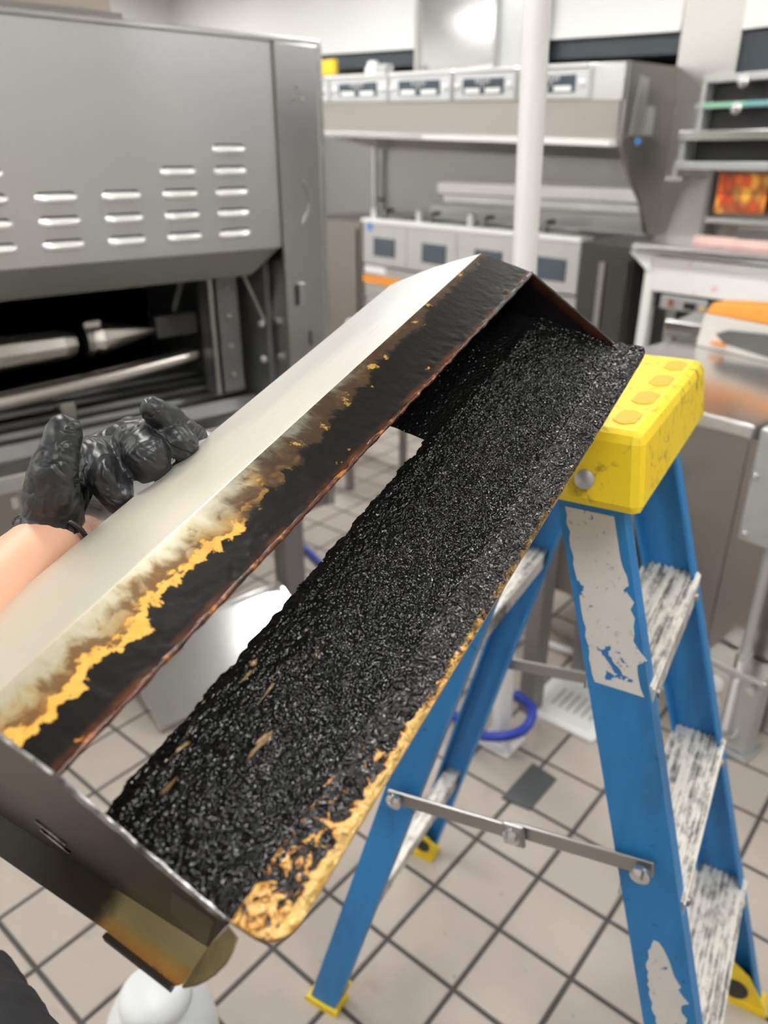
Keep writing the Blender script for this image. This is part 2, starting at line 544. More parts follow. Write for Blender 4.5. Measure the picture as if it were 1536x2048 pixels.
# ------------------------------------------------------------------ mesh builder
class MB:
    def __init__(s):
        s.v, s.f = [], []

    def add(s, vs, fs):
        k = len(s.v)
        s.v += [Vector(p) for p in vs]
        s.f += [tuple(i + k for i in f) for f in fs]
        return s

    def box(s, x0, x1, y0, y1, z0, z1):
        vs = [(x, y, z) for z in (z0, z1) for y in (y0, y1) for x in (x0, x1)]
        return s.add(vs, [(0, 2, 3, 1), (4, 5, 7, 6), (0, 1, 5, 4), (2, 6, 7, 3), (0, 4, 6, 2), (1, 3, 7, 5)])

    def hexa(s, lo, hi):
        """lo, hi: 4 points each, same winding"""
        return s.add(list(lo) + list(hi), [(3, 2, 1, 0), (4, 5, 6, 7), (0, 1, 5, 4), (1, 2, 6, 5), (2, 3, 7, 6), (3, 0, 4, 7)])

    def prism(s, poly, fn, a, b):
        """extrude 2d polygon; fn(p, q, t) -> 3d"""
        n = len(poly)
        vs = [fn(p[0], p[1], a) for p in poly] + [fn(p[0], p[1], b) for p in poly]
        fs = [tuple(range(n - 1, -1, -1)), tuple(range(n, 2 * n))]
        fs += [(i, (i + 1) % n, n + (i + 1) % n, n + i) for i in range(n)]
        return s.add(vs, fs)

    def tube(s, pts, rad, seg=12, cap=True, flat=1.0):
        pts = [Vector(p) for p in pts]
        n = len(pts)
        rr = rad if isinstance(rad, (list, tuple)) else [rad] * n
        k0 = len(s.v)
        up = None
        for i, p in enumerate(pts):
            d = (pts[min(i + 1, n - 1)] - pts[max(i - 1, 0)]).normalized()
            if up is None:
                up = Vector((0, 0, 1)) if abs(d.z) < .9 else Vector((1, 0, 0))
            a = d.cross(up).normalized()
            b = a.cross(d).normalized()
            up = b
            for j in range(seg):
                th = 2 * math.pi * j / seg
                s.v.append(p + (a * math.cos(th) + b * math.sin(th) * flat) * rr[i])
        for i in range(n - 1):
            for j in range(seg):
                q = k0 + i * seg
                s.f.append((q + j, q + (j + 1) % seg, q + seg + (j + 1) % seg, q + seg + j))
        if cap:
            s.f.append(tuple(k0 + j for j in range(seg - 1, -1, -1)))
            s.f.append(tuple(k0 + (n - 1) * seg + j for j in range(seg)))
        return s

    def lathe(s, prof, c, ax=(0, 0, 1), seg=24):
        ax = Vector(ax).normalized()
        c = Vector(c)
        return s.tube([c + ax * h for r, h in prof], [max(r, 1e-5) for r, h in prof], seg)

    def ball(s, c, r, seg=14, rings=9, sc=(1, 1, 1)):
        k0 = len(s.v)
        c = Vector(c)
        for i in range(rings + 1):
            ph = math.pi * i / rings
            for j in range(seg):
                th = 2 * math.pi * j / seg
                s.v.append(c + Vector((math.sin(ph) * math.cos(th) * sc[0], math.sin(ph) * math.sin(th) * sc[1], math.cos(ph) * sc[2])) * r)
        for i in range(rings):
            for j in range(seg):
                q = k0 + i * seg
                s.f.append((q + j, q + seg + j, q + seg + (j + 1) % seg, q + (j + 1) % seg))
        return s

    def mesh(s, name, mat, off=None, smooth=False):
        me = bpy.data.meshes.new(name)
        vs = s.v if off is None else [p - off for p in s.v]
        me.from_pydata([tuple(p) for p in vs], [], s.f)
        me.validate()
        if smooth:
            me.polygons.foreach_set('use_smooth', [True] * len(me.polygons))
            me.set_sharp_from_angle(angle=.75)
        me.materials.append(mat)
        me.update()
        return me

    def build(s, name, mat, parent=None, smooth=False, bevel=0.0, local=False, shear=None):
        if isinstance(mat, str):
            mat = M[mat]
        if shear:
            s.v = [Vector(shear(p)) for p in s.v]
        off = None
        if parent is not None and not local:
            off = Vector(ORG.get(parent.name, (0, 0, 0)))
        me = s.mesh(name, mat, off, smooth)
        o = bpy.data.objects.new(name, me)
        COL.objects.link(o)
        if parent is not None:
            o.parent = parent
            ORG[o.name] = ORG.get(parent.name, (0, 0, 0))
        if bevel:
            b = o.modifiers.new('bevel', 'BEVEL')
            b.width = bevel
            b.segments = 2
            b.limit_method = 'ANGLE'
            b.angle_limit = .6
        return o


ORG = {}


def tag(o, label=None, cat=None, group=None, kind=None):
    if label:
        o['label'] = label
    if cat:
        o['category'] = cat
    if group:
        o['group'] = group
    if kind:
        o['kind'] = kind
    return o


def thing(name, label, cat, loc=(0, 0, 0), rz=0.0, group=None):
    o = bpy.data.objects.new(name, None)
    o.empty_display_size = .05
    COL.objects.link(o)
    o.location = loc
    o.rotation_euler = (0, 0, rz)
    ORG[o.name] = tuple(loc)
    return tag(o, label, cat, group)


def B(*a):
    return MB().box(*a)


# ================================================================== ROOM
X0, X1, Y0, Y1 = -6.6, 2.4, -2.7, 3.98
tag(B(X0, X1, Y1, Y1 + .1, 0, CEIL).build('wall_back', steel('wall_steel_cladding', (.42, .42, .39), .4)), kind='structure')
tag(B(X0 - .1, X0, Y0, Y1, 0, CEIL).build('wall_left', 'white_wall'), kind='structure')
tag(B(X1, X1 + .1, Y0, Y1, 0, CEIL).build('wall_right', 'white_wall'), kind='structure')
tag(B(X0, X1, Y0 - .1, Y0, 0, CEIL).build('wall_front', 'white_wall'), kind='structure')
ceil = tag(B(X0, X1, Y0, Y1, CEIL, CEIL + .08).build('ceiling', 'ceil'), kind='structure')

# floor: grout bed + quarry tiles
floor = tag(B(X0, X1, Y0, Y1, -.06, -.003).build('floor', 'grout'), kind='structure')
ORG['floor'] = (0, 0, 0)
TP, G0 = .17, Vector((-.8275, .7091, 0))
TI = Vector((-math.sin(R(10)), math.cos(R(10)), 0))
TJ = Vector((math.cos(R(10)), math.sin(R(10)), 0))
tm = MB()
h, e = (TP - .0105) / 2, .0025
lo = [(-h, -h, -.005), (h, -h, -.005), (h, h, -.005), (-h, h, -.005)]
mi = [(-h, -h, -.0015), (h, -h, -.0015), (h, h, -.0015), (-h, h, -.0015)]
hi = [(-h + e, -h + e, 0), (h - e, -h + e, 0), (h - e, h - e, 0), (-h + e, h - e, 0)]
tm.add(mi + hi, [(4, 5, 6, 7), (0, 1, 5, 4), (1, 2, 6, 5), (2, 3, 7, 6), (3, 0, 4, 7)])
tm.add(lo + mi, [(0, 1, 5, 4), (1, 2, 6, 5), (2, 3, 7, 6), (3, 0, 4, 7)])
tmesh = tm.mesh('tile', M['tile'])
cells = []
for i in range(-45, 45):
    for j in range(-45, 45):
        c = G0 + TI * ((i + .5) * TP) + TJ * ((j + .5) * TP)
        if not (X0 < c.x < X1 and Y0 < c.y < Y1):
            continue
        q = c - CAM
        fw = q.dot(CFW)
        vis = 0
        if fw > .1:
            px, py = 768 + FPX * q.dot(RIGHT) / fw, 1024 - FPX * q.dot(CUP) / fw
            vis = -70 < px < 1606 and 820 < py < 2130
        cells.append((0 if vis else 1, q.length, c))
cells.sort(key=lambda k: (k[0], k[1]))
rest = MB()
for n, (v, dd, c) in enumerate(cells):
    if n < 300:
        o = bpy.data.objects.new('tile', tmesh)
        COL.objects.link(o)
        o.parent = floor
        o.location = c + Vector((0, 0, random.uniform(-.0006, .0006)))
        o.rotation_euler = (0, 0, R(10) + random.choice((0, 1, 2, 3)) * math.pi / 2)
    else:
        rest.add([c + TJ * p[0] + TI * p[1] + Vector((0, 0, p[2])) for p in lo[:0] + mi + hi], [(4, 5, 6, 7), (0, 1, 5, 4), (1, 2, 6, 5), (2, 3, 7, 6), (3, 0, 4, 7)])
tag(rest.build('far_tiles', 'tile', floor), 'beige floor tiles further off', kind='stuff')

# soffit, dark recess above the cooking line (edges run slightly downhill to the right)
sh = lambda p: (p[0], p[1], p[2] - .045 * (p[0] + 3.3))
tag(B(X0, -2.07, 3.38, Y1, 2.045, CEIL + .2).build('trim_1', 'white_wall', shear=sh), kind='structure')
tag(B(-1.80, X1, 3.38, Y1, 1.96, CEIL).build('trim_2', 'white_wall'), kind='structure')
tag(B(X0, -2.07, 3.40, Y1, 1.955, 2.045).build('trim_3', 'navy', shear=sh), kind='structure')
tag(B(-1.80, X1, 3.40, Y1, 1.80, 1.96).build('trim_6', 'navy'), kind='structure')
tag(B(X0, -2.07, 3.372, 3.382, 2.035, 2.06).build('trim_4', 'white_paint', shear=sh), kind='structure')
# steel clad pillar
tag(B(-2.065, -1.80, 3.38, Y1, 0, CEIL).build('trim_5', steel('pillar_cladding', (.60, .59, .56), .3)), kind='structure')

# ceiling lights
for k, (x, y) in enumerate(LIGHTS):
    t = thing('ceiling_light', 'white recessed ceiling light panel above the kitchen', 'ceiling light', (x, y, CEIL - .03), 0, 'ceiling light panels')
    fr = MB()
    for a in (-1, 1):
        fr.box(x - .62, x + .62, y + a * .11 - .012, y + a * .11 + .012, CEIL - .03, CEIL)
        fr.box(x + a * .61 - .012, x + a * .61 + .012, y - .11, y + .11, CEIL - .03, CEIL)
    fr.build('frame', 'white_gloss', t)
    B(x - .6, x + .6, y - .10, y + .10, CEIL - .02, CEIL - .01).build('diffuser', 'lamp', t)

# ================================================================== BROILER (left)
OX = -1.95
t = thing('conveyor_broiler', 'large stainless broiler with louvred front panel and open dark cavity', 'broiler', (-2.4, .5, 0))
pan = B(OX - .02, OX, .05, 1.266, 1.267, 1.775).build('front_panel', steel('broiler_panel', (.60, .605, .61), .40, (1, 30, 1)), t, bevel=.003)
B(OX - .5, OX + .004, .05, 1.42, 1.775, 1.787).build('top_edge', 'steel_bright', t, bevel=.002)
# louvres: V-shaped arrangement, slot on top and bulging scoop below
def louvre(y, z):
    L, hh = .048, .0125
    m = MB()
    prof = [(-.001, hh * .62), (.007, hh * .2), (.0145, -hh * .35), (.0135, -hh * .7), (.004, -hh), (-.001, -hh * 1.05)]
    cols = []
    for k in range(9):
        a = -1 + 2 * k / 8
        s = max(.02, 1 - abs(a) ** 5)
        cols.append([(OX + px * s, y + a * L, z + pz * (1 if abs(a) < .99 else .6)) for px, pz in prof])
    n = len(prof)
    m.add([p for c in cols for p in c], [(i * n + j, (i + 1) * n + j, (i + 1) * n + j + 1, i * n + j + 1) for i in range(8) for j in range(n - 1)])
    lv = m.build('louver', 'louver', t, smooth=True)
    MB().prism([(-L * .95, .004), (-L * .8, .0105), (L * .8, .0105), (L * .95, .004)], lambda p, q, r: (OX + r, y + p, z + q + .001), -.001, .0012).build('slot', 'black', lv)
for cy, n0 in ((1.118, 5), (.968, 4), (.812, 3), (.655, 3), (.50, 4), (.345, 5), (.19, 5)):
    for r in range(5 - n0, 5):
        louvre(cy, 1.522 - r * .0518)
# folded underside lip; darker steel paints in the shade of its downward face
MB().hexa([(OX - .02, .05, 1.27), (OX, .05, 1.267), (OX - .07, .05, 1.19), (OX - .09, .05, 1.19)],
          [(OX - .02, 1.254, 1.27), (OX, 1.254, 1.267), (OX - .07, 1.20, 1.19), (OX - .09, 1.20, 1.19)]).build('lower_lip', 'steel_dark', t)
# right corner post with slots, hole and screws
post = B(OX - .12, OX + .004, 1.270, 1.42, .42, 1.775).build('corner_post', steel('post_steel', (.70, .70, .71), .24, (20, 20, 1)), t, bevel=.004)
B(OX + .004, OX + .009, 1.408, 1.42, .42, 1.775).build('post_edge', 'steel_bright', post)
B(OX, OX + .006, 1.266, 1.272, .42, 1.775).build('seam', 'steel_dark', post)
for (yy, zz) in ((1.335, 1.675), (1.325, 1.645), (1.352, 1.645)):
    MB().lathe([(.005, 0), (.005, .003), (.002, .005)], (OX + .003, yy, zz), (1, 0, 0), 10).build('screw', 'steel_dark', post)
B(OX + .003, OX + .006, 1.30, 1.312, 1.10, 1.16).build('slot', 'black', post)
B(OX + .003, OX + .012, 1.315, 1.335, 1.10, 1.165).build('latch', 'steel_bright', post, bevel=.002)
B(OX + .003, OX + .006, 1.345, 1.353, .975, 1.02).build('slot', 'black', post)
MB().tube([(OX + .006, 1.345 + .018 * math.sin(k * .5), 1.44 - k * .016) for k in range(8)], .004, 8).build('rub_mark', 'steel_dark', post, smooth=True)
# cavity
B(-2.95, -2.93, .05, 1.30, .75, 1.78).build('cavity_back', 'cavity', t)
B(-2.95, OX - .1, 1.262, 1.28, .75, 1.78).build('cavity_side', 'cavity', t)
B(-2.95, OX - .02, .05, 1.28, .74, .765).build('cavity_floor', 'cavity_mid', t)
B(-2.95, OX - .1, .05, 1.28, 1.30, 1.32).build('cavity_roof', 'cavity', t)
B(-2.95, OX, .03, .05, .3, 1.78).build('side_wall', 'steel_dark', t)
B(-2.95, -2.93, .03, 1.42, .3, 1.78).build('back_wall', 'steel_dark', t)
# vertical bracket inside the cavity + prop rod
br = MB().box(OX - .22, OX - .16, 1.10, 1.13, .83, 1.21).box(OX - .165, OX - .16, 1.10, 1.20, .83, 1.21).build('hinge_bracket', 'cavity_mid', t)
B(OX - .160, OX - .152, 1.10, 1.114, .83, 1.21).build('bracket_edge', 'aluminium', br)
for k in range(4):
    MB().lathe([(.009, 0), (.009, .006), (.004, .009)], (OX - .16, 1.165, .88 + k * .09), (1, 0, 0), 10).build('bolt', 'steel_dark', br, smooth=True)
MB().tube([(OX - .13, 1.205, 1.19), (OX - .10, 1.252, 1.045)], .006, 8).build('prop_rod', 'steel_dark', t)
for z in (1.04, .93):
    MB().lathe([(.011, 0), (.011, .008), (.006, .013)], (OX - .10, 1.24, z), (1, -.4, 0), 12).build('bolt', 'steel', t, smooth=True)
# burner tubes: tapered polished cones and a pipe
def cone(y0, y1, z0, z1, r0, r1, x, name='burner'):
    m = MB()
    n = 7
    pts = [(x, y0 + (y1 - y0) * k / n, z0 + (z1 - z0) * k / n) for k in range(n + 1)]
    rad = [r0 * .8] + [r0 + (r1 - r0) * k / (n - 1) for k in range(n - 1)] + [r1 * .8]
    m.tube(pts, rad, 10)
    o = m.build(name, 'burner', t)
    return o
bx = OX - .34
for (a, b, ra, rb, z) in ((.20, .43, .045, .055, .985), (.50, .75, .05, .042, 1.01), (.80, 1.00, .047, .012, 1.015)):
    c = cone(a, b, z, z, ra, rb, bx)
    MB().box(bx - .01, bx + .05, a - .03, a + .02, z + .04, z + .06).build('clip', 'burner', c, bevel=.004)
    MB().tube([(bx, a - .022, z), (bx, a - .002, z)], ra * 1.05, 12).build('collar', 'steel_dark', c)
MB().tube([(OX - .26, .10, .88), (OX - .26, .45, .895), (OX - .26, .80, .915), (OX - .26, 1.10, .94)], [.028, .028, .026, .022], 12).build('gas_pipe', 'burner', t, smooth=True)
MB().box(OX - .42, OX - .36, 1.02, 1.16, .98, 1.05).tube([(OX - .40, 1.1, 1.05), (OX - .40, 1.16, 1.20)], .012, 8).build('valve_bracket', 'cavity_mid', t, bevel=.006)
MB().box(OX - .30, OX - .27, .66, .70, .77, .86).box(OX - .30, OX - .22, .66, .70, .77, .785).build('bracket', 'burner', t)
# ribbed drip deck
for k in range(6):
    MB().hexa([(OX - .75 + .1 * k, .08, .765), (OX - .66 + .1 * k, .08, .765), (OX - .68 + .1 * k, .08, .80), (OX - .73 + .1 * k, .08, .80)],
              [(OX - .75 + .1 * k, 1.25, .765), (OX - .66 + .1 * k, 1.25, .765), (OX - .68 + .1 * k, 1.25, .80), (OX - .73 + .1 * k, 1.25, .80)]).build('grease_rib', 'cavity_mid', t)
# front rail, lower body, legs
B(OX - .06, OX + .01, .05, 1.27, .742, .785).build('front_rail', 'steel', t, bevel=.004)
B(OX - .06, OX - .015, .05, 1.27, .32, .742).build('lower_panel', 'steel_brown', t)
B(OX - .03, OX - .008, .42, .44, .69, .72).build('knob', 'steel_bright', t, bevel=.004)
for (x, y) in ((OX - .075, 1.215), (OX - .075, .06), (-2.92, 1.29), (-2.92, .06)):
    lg = B(x, x + .075, y, y + .075, .03, .43).build('leg', 'grey_leg', t)
    MB().lathe([(.03, .005), (.03, .02), (.018, .025), (.018, .04)], (x + .035, y + .035, 0), (0, 0, 1), 14).build('leg_foot', 'rubber', lg)
B(OX - .075, OX - .04, .13, 1.22, .10, .15).build('stretcher', 'grey_leg', t)

# flue sitting on the broiler
t = thing('broiler_flue', 'brownish steel flue box standing on top of the louvred broiler', 'flue', (-2.3, .55, 1.787))
B(-2.7, OX - .03, .1, .86, 1.80, 2.3).build('flue_body', steel('flue_heat_tint', (.50, .44, .38), .4), t, bevel=.004)
B(-2.72, OX - .01, .08, .875, 1.787, 1.80).build('base_flange', 'steel_dark', t)

# removed steel pan leaning on the broiler stretcher
ang = R(30)
t = thing('drip_pan', 'shiny steel pan leaning at the foot of the broiler, glaring in the light', 'pan', (-1.74, .85, 0))
def pf(a, b, c):   # a up the slope, b along y, c normal
    return (-1.725 - a * math.cos(ang) + c * math.sin(ang), b, .012 + a * math.sin(ang) + c * math.cos(ang))
MB().prism([(0, .62), (.30, .62), (.30, 1.20), (0, 1.20)], lambda p, q, r: pf(p, q, r), 0, .003).build('sheet', 'steel_mirror', t)
for (a0, a1, b0, b1) in ((0, .006, .62, 1.20), (.294, .30, .62, 1.20), (.006, .294, .62, .626), (.006, .294, 1.194, 1.20)):
    MB().prism([(a0, b0), (a1, b0), (a1, b1), (a0, b1)], lambda p, q, r: pf(p, q, r), .003, .02).build('rim', 'steel_mirror', t)

# ================================================================== FRYER LINE
FY = 3.214
for k in range(4):
    x0 = -4.01 + k * .4185
    x1 = x0 + .4165
    nm = ['leftmost deep fryer with blue dot sticker and orange stripe', 'second deep fryer from the left, square dark screen', 'third deep fryer from left, behind the held hood', 'rightmost deep fryer beside the dark cabinet'][k]
    t = thing('deep_fryer', nm, 'fryer', ((x0 + x1) / 2, FY + .35, 0), 0, 'deep fryers in the bank')
    B(x0, x1, FY + .01, FY + .60, .12, .87).build('body', 'steel', t)
    cp = MB().hexa([(x0, FY, .88), (x1, FY, .88), (x1, FY + .10, .88), (x0, FY + .10, .88)], [(x0, FY, 1.125), (x1, FY, 1.125), (x1, FY + .10, 1.125), (x0, FY + .10, 1.125)]).build('control_panel', steel('fryer_panel', (.70, .70, .71), .3, (40, 1, 1)), t, bevel=.006)
    sx = x0 + (.11, .135, .14, .14)[k]
    B(sx, sx + .20, FY - .006, FY + .002, .935, 1.045).build('screen', 'screen', cp, bevel=.004)
    B(x0, x1, FY - .012, FY + .10, 1.125, 1.152).build('top_rail', 'white_gloss', t, bevel=.006)
    MB().box(x0, x0 + .03, FY + .1, FY + .57, .87, 1.13).box(x1 - .03, x1, FY + .1, FY + .57, .87, 1.13).box(x0, x1, FY + .55, FY + .58, .87, 1.13).box(x0, x1, FY + .09, FY + .12, .87, 1.13).build('tank', 'steel_bright', t)
    B(x0 + .03, x1 - .03, FY + .12, FY + .55, .95, 1.06).build('oil', plain('dark_oil_%d' % k, (.05, .035, .02), .12), t)
    MB().box(x0 + .02, x0 + .06, FY + .05, FY + .09, 1.15, 1.215).build('basket_hook', 'white_gloss', t, bevel=.008)
    MB().tube([(x0 + .14, FY + .05, 1.15), (x0 + .14, FY + .07, 1.20), (x0 + .14, FY + .13, 1.20)], .012, 8).build('basket_handle', 'steel_dark', t, smooth=True)
    d = B(x0 + .02, x1 - .02, FY, FY + .012, .16, .73).build('door', 'steel', t)
    MB().box(x0 + .06, x1 - .06, FY - .03, FY - .012, .66, .68).box(x0 + .06, x0 + .08, FY - .03, FY + .005, .66, .68).box(x1 - .08, x1 - .06, FY - .03, FY + .005, .66, .68).build('door_handle', 'steel_bright', d)
    if k == 0:
        B(x0 + .005, x1 + .0, FY - .004, FY + .01, .765, .812).build('stripe', 'orange', t)
        B(x0 + .02, x0 + .22, FY - .003, FY + .01, .83, .872).build('nameplate', 'white_gloss', t)
        MB().lathe([(.026, 0), (.026, .004)], (x0 + .07, FY + .0, 1.105), (0, -1, 0), 20).build('sticker', 'blue_sticker', cp)
    for (fx, fy) in ((x0 + .04, FY + .06), (x1 - .04, FY + .06), (x0 + .04, FY + .55), (x1 - .04, FY + .55)):
        MB().tube([(fx - .012, fy, .045), (fx + .012, fy, .045)], .045, 14).tube([(fx, fy, .045), (fx, fy, .13)], .012, 8).build('caster', 'rubber', t, smooth=True)

t = thing('back_riser', 'two-tier stainless splash riser behind the fryers', 'splash guard', (-3.2, 3.95, 0))
B(-4.02, -2.34, 3.93, 3.97, .9, 1.36).build('riser_plate', 'steel_bright', t)
B(-4.02, -2.34, 3.80, 3.93, 1.12, 1.22).build('lower_ledge', 'steel', t, bevel=.01)
B(-4.02, -2.34, 3.86, 3.93, 1.27, 1.355).build('upper_ledge', 'steel_bright', t, bevel=.01)

t = thing('holding_cabinet', 'tall dark steel cabinet between the fryers and the white counter', 'cabinet', (-2.1, 3.5, 0))
B(-2.30, -2.01, 3.16, 3.36, .1, 1.14).build('body', 'dark_cab', t, bevel=.006)
B(-2.30, -2.08, 3.36, 3.9, .1, 1.14).build('rear_body', 'dark_cab', t)
B(-2.17, -2.14, 3.135, 3.16, .3, 1.06).build('edge_strip', 'aluminium', t)
B(-2.13, -2.02, 3.14, 3.16, .3, 1.08).build('door', 'dark_cab', t)
for q_ in ((-2.28, -2.25, 3.18, 3.21, 0, .1), (-2.05, -2.02, 3.18, 3.21, 0, .1), (-2.28, -2.25, 3.84, 3.88, 0, .1)):
    B(*q_).build('foot', 'rubber', t)

t = thing('side_cabinet', 'dark brownish steel cabinet left of the fryers behind the broiler', 'cabinet', (-4.4, 3.5, 0))
B(-4.85, -4.08, 3.26, 3.92, .08, 1.12).build('body', 'steel_brown', t, bevel=.005)
B(-4.8, -4.12, 3.245, 3.26, .15, 1.08).build('door', 'steel_brown', t)
for q_ in ((-4.8, -4.76, 3.3, 3.34, 0, .08), (-4.16, -4.12, 3.3, 3.34, 0, .08), (-4.8, -4.76, 3.84, 3.88, 0, .08), (-4.16, -4.12, 3.84, 3.88, 0, .08)):
    B(*q_).build('foot', 'rubber', t)
t = thing('vertical_pipe', 'thin bright vertical pipe on the wall left of the fryers', 'pipe', (-4.75, 3.9, 0))
MB().tube([(-4.75, 3.93, 1.14), (-4.75, 3.93, 1.75)], .022, 10).build('pipe', 'steel_bright', t, smooth=True)
for z in (1.2, 1.7):
    B(-4.785, -4.715, 3.92, 3.98, z, z + .02).build('pipe_clamp', 'steel_dark', t)

# ---- exhaust hood with timer panels
HY = 3.0
sh2 = lambda p: (p[0], p[1], p[2] - .036 * (p[0] + 3.08))
t = thing('exhaust_hood', 'long stainless exhaust hood with a row of timer displays over the fryers', 'exhaust hood', (-3.1, 3.4, 1.6))
B(-4.75, -2.055, HY + .02, 3.90, 1.745, 1.885).build('top_box', 'steel_bright', t, shear=sh2, bevel=.004)
MB().prism([(HY + .02, 1.745), (HY + .03, 1.60), (3.36, 1.60), (3.9, 1.50), (3.9, 1.745)], lambda p, q, r: (r, p, q), -4.75, -2.08).build('canopy', steel('canopy_steel', (.56, .54, .50), .35), t, shear=sh2)
B(-4.75, -2.07, HY + .012, HY + .034, 1.575, 1.602).build('lower_edge', 'steel_bright', t, shear=sh2, bevel=.003)
B(-3.25, -2.1, HY + .005, HY + .013, 1.578, 1.599).build('edge_glare', 'white_gloss', t, shear=sh2)  # white strip paints in the bright reflection along the lower edge
sp = MB().prism([(HY + .02, 1.885), (3.38, 1.885), (3.38, 1.20), (3.30, 1.22), (3.22, 1.36), (3.10, 1.48), (HY + .02, 1.58)], lambda p, q, r: (r, p, q), -2.07, -2.05).build('end_panel', 'steel_dark', t, shear=sh2)
MB().prism([(3.07, 1.62), (3.16, 1.62), (3.16, 1.83), (3.10, 1.84)], lambda p, q, r: (r, p, q), -2.052, -2.046).build('notice', 'steel', sp, shear=sh2)
MB().prism([(3.16, 1.62), (3.23, 1.62), (3.23, 1.73), (3.17, 1.73)], lambda p, q, r: (r, p, q), -2.052, -2.046).build('notice', 'galv', sp, shear=sh2)
MB().prism([(3.12, 1.585), (3.15, 1.585), (3.15, 1.61), (3.12, 1.61)], lambda p, q, r: (r, p, q), -2.052, -2.046).build('sticker', 'blue_sticker', sp, shear=sh2)
edges = [-4.62, -4.03, -3.51, -3.03, -2.62, -2.22]
for k, (a, b) in enumerate(zip(edges[:-1], edges[1:])):
    a += .012
    b -= .012
    p = B(a, b, HY - .005, HY + .022, 1.752, 1.87).build('timer_panel', plain('timer_bezel_%d' % k, (.62, .63, .64), .35, .3), t, shear=sh2, bevel=.006)
    B(a + .0, b - .0, HY - .012, HY - .002, 1.872, 1.884).build('light_bar', 'white_gloss', p, shear=sh2)
    c, wd = (a + b) / 2, (b - a) * .34
    s = B(c - wd, c + wd, HY - .009, HY - .003, 1.777, 1.845).build('display', 'dark_glass', p, shear=sh2, bevel=.004)
    for q in (-1, 1):
        B(c + q * wd * .5 - wd * .36, c + q * wd * .5 + wd * .36, HY - .011, HY - .008, 1.781, 1.802).build('readout', 'white_gloss', s, shear=sh2)
    mk = MB()
    for q in (-.30, -.15, 0, .15, .30):
        mk.box(c + q * wd - wd * .035, c + q * wd + wd * .035, HY - .011, HY - .008, 1.825 if q else 1.806, 1.840)
    mk.box(c - wd * .33, c + wd * .33, HY - .011, HY - .008, 1.822, 1.828)
    mk.build('symbol', 'galv', s, shear=sh2)
    for q in (-1, 1):
        MB().lathe([(.012, 0), (.012, .012), (.006, .016)], (c + q * wd * 1.27, HY - .004, 1.812), (0, -1, 0), 12).build('knob', 'white_gloss', p, smooth=True, shear=sh2)
o = B(-4.15, -4.03, HY + .025, HY + .06, 1.93, 2.005).build('warning_tag', 'yellow', bevel=.004)
tag(o, 'small yellow square tag on the left end of the exhaust hood', 'tag')
t = thing('hood_fitting', 'small pale fitting on top of the exhaust hood beside the yellow tag', 'fitting', (-3.7, 3.1, 1.915))
MB().lathe([(.045, 0), (.045, .02), (.03, .05), (.03, .06), (0, .065)], (-3.76, 3.1, 1.916), (0, 0, 1), 16).build('cap', 'white_gloss', t, smooth=True)
B(-3.715, -3.62, 3.07, 3.13, 1.915, 1.955).build('base', 'galv', t, bevel=.006)

# ducts rising from the hood
t = thing('exhaust_duct', 'glaring polished steel duct rising from the middle of the exhaust hood', 'duct', (-3.33, 3.4, 1.9))
B(-3.62, -3.05, 3.30, 3.375, 1.915, CEIL - .001).build('duct_body', 'steel_mirror', t, bevel=.006)
B(-3.63, -3.60, 3.285, 3.305, 1.915, CEIL - .001).build('seam_strip', 'steel_bright', t)
B(-3.05, -2.76, 3.33, 3.37, 1.90, CEIL - .001).build('side_box', 'galv', t)

# ---- pole with base flange
t = thing('utility_pole', 'white floor-to-ceiling pole behind the ladder, blue hose round its foot', 'pole', (-1.075, 1.342, 0))
PB, PTx = Vector((-1.075, 1.342, 0)), Vector((-1.122, 1.290, CEIL))
MB().tube([PB + (PTx - PB) * (k / 6) for k in range(7)], .026, 20).build('pole_shaft', 'white_gloss', t, smooth=True)
bp = MB()
bp.prism([(-.05, -.05), (.05, -.05), (.05, .05), (-.05, .05)], lambda p, q, r: (PB.x + p * .985 - q * .17, PB.y + p * .17 + q * .985, r), .001, .012)
bp.build('base_plate', 'white_gloss', t, bevel=.003)
for k in range(4):
    a = R(10 + 45 + 90 * k)
    d = Vector((math.cos(a), math.sin(a), 0))
    s = Vector((-d.y, d.x, 0)) * .004
    b0 = PB + Vector((0, 0, .012))
    m = MB()
    lo_ = [b0 + d * .02 - s, b0 + d * .06 - s, b0 + d * .02 + Vector((0, 0, .06)) - s]
    hi_ = [p + 2 * s for p in lo_]
    m.add(lo_ + hi_, [(2, 1, 0), (3, 4, 5), (0, 1, 4, 3), (1, 2, 5, 4), (2, 0, 3, 5)])
    m.build('gusset', 'white_gloss', t)

def smooth_path(pts, n=8):
    pts = [Vector(p) for p in pts]
    out = []
    for i in range(len(pts) - 1):
        p0, p1, p2, p3 = pts[max(i - 1, 0)], pts[i], pts[i + 1], pts[min(i + 2, len(pts) - 1)]
        for k in range(n):
            u = k / n
            out.append(.5 * ((2 * p1) + (p2 - p0) * u + (2 * p0 - 5 * p1 + 4 * p2 - p3) * u * u + (3 * p1 - p0 - 3 * p2 + p3) * u ** 3))
    out.append(pts[-1])
    return out
hp = smooth_path([(-2.75, 1.75, .014), (-2.50, 1.61, .014), (-2.29, 1.565, .014), (-1.8, 1.47, .014), (-1.45, 1.36, .014), (-1.27, 1.315, .02), (-1.13, 1.275, .045), (-1.05, 1.285, .07),
                  (-1.005, 1.345, .09), (-1.03, 1.41, .11), (-1.10, 1.42, .115)])
o = MB().tube(hp, .0135, 12).build('water_hose', 'hose', smooth=True)
tag(o, 'blue rubber hose running over the tiles and looping round the white pole', 'hose')

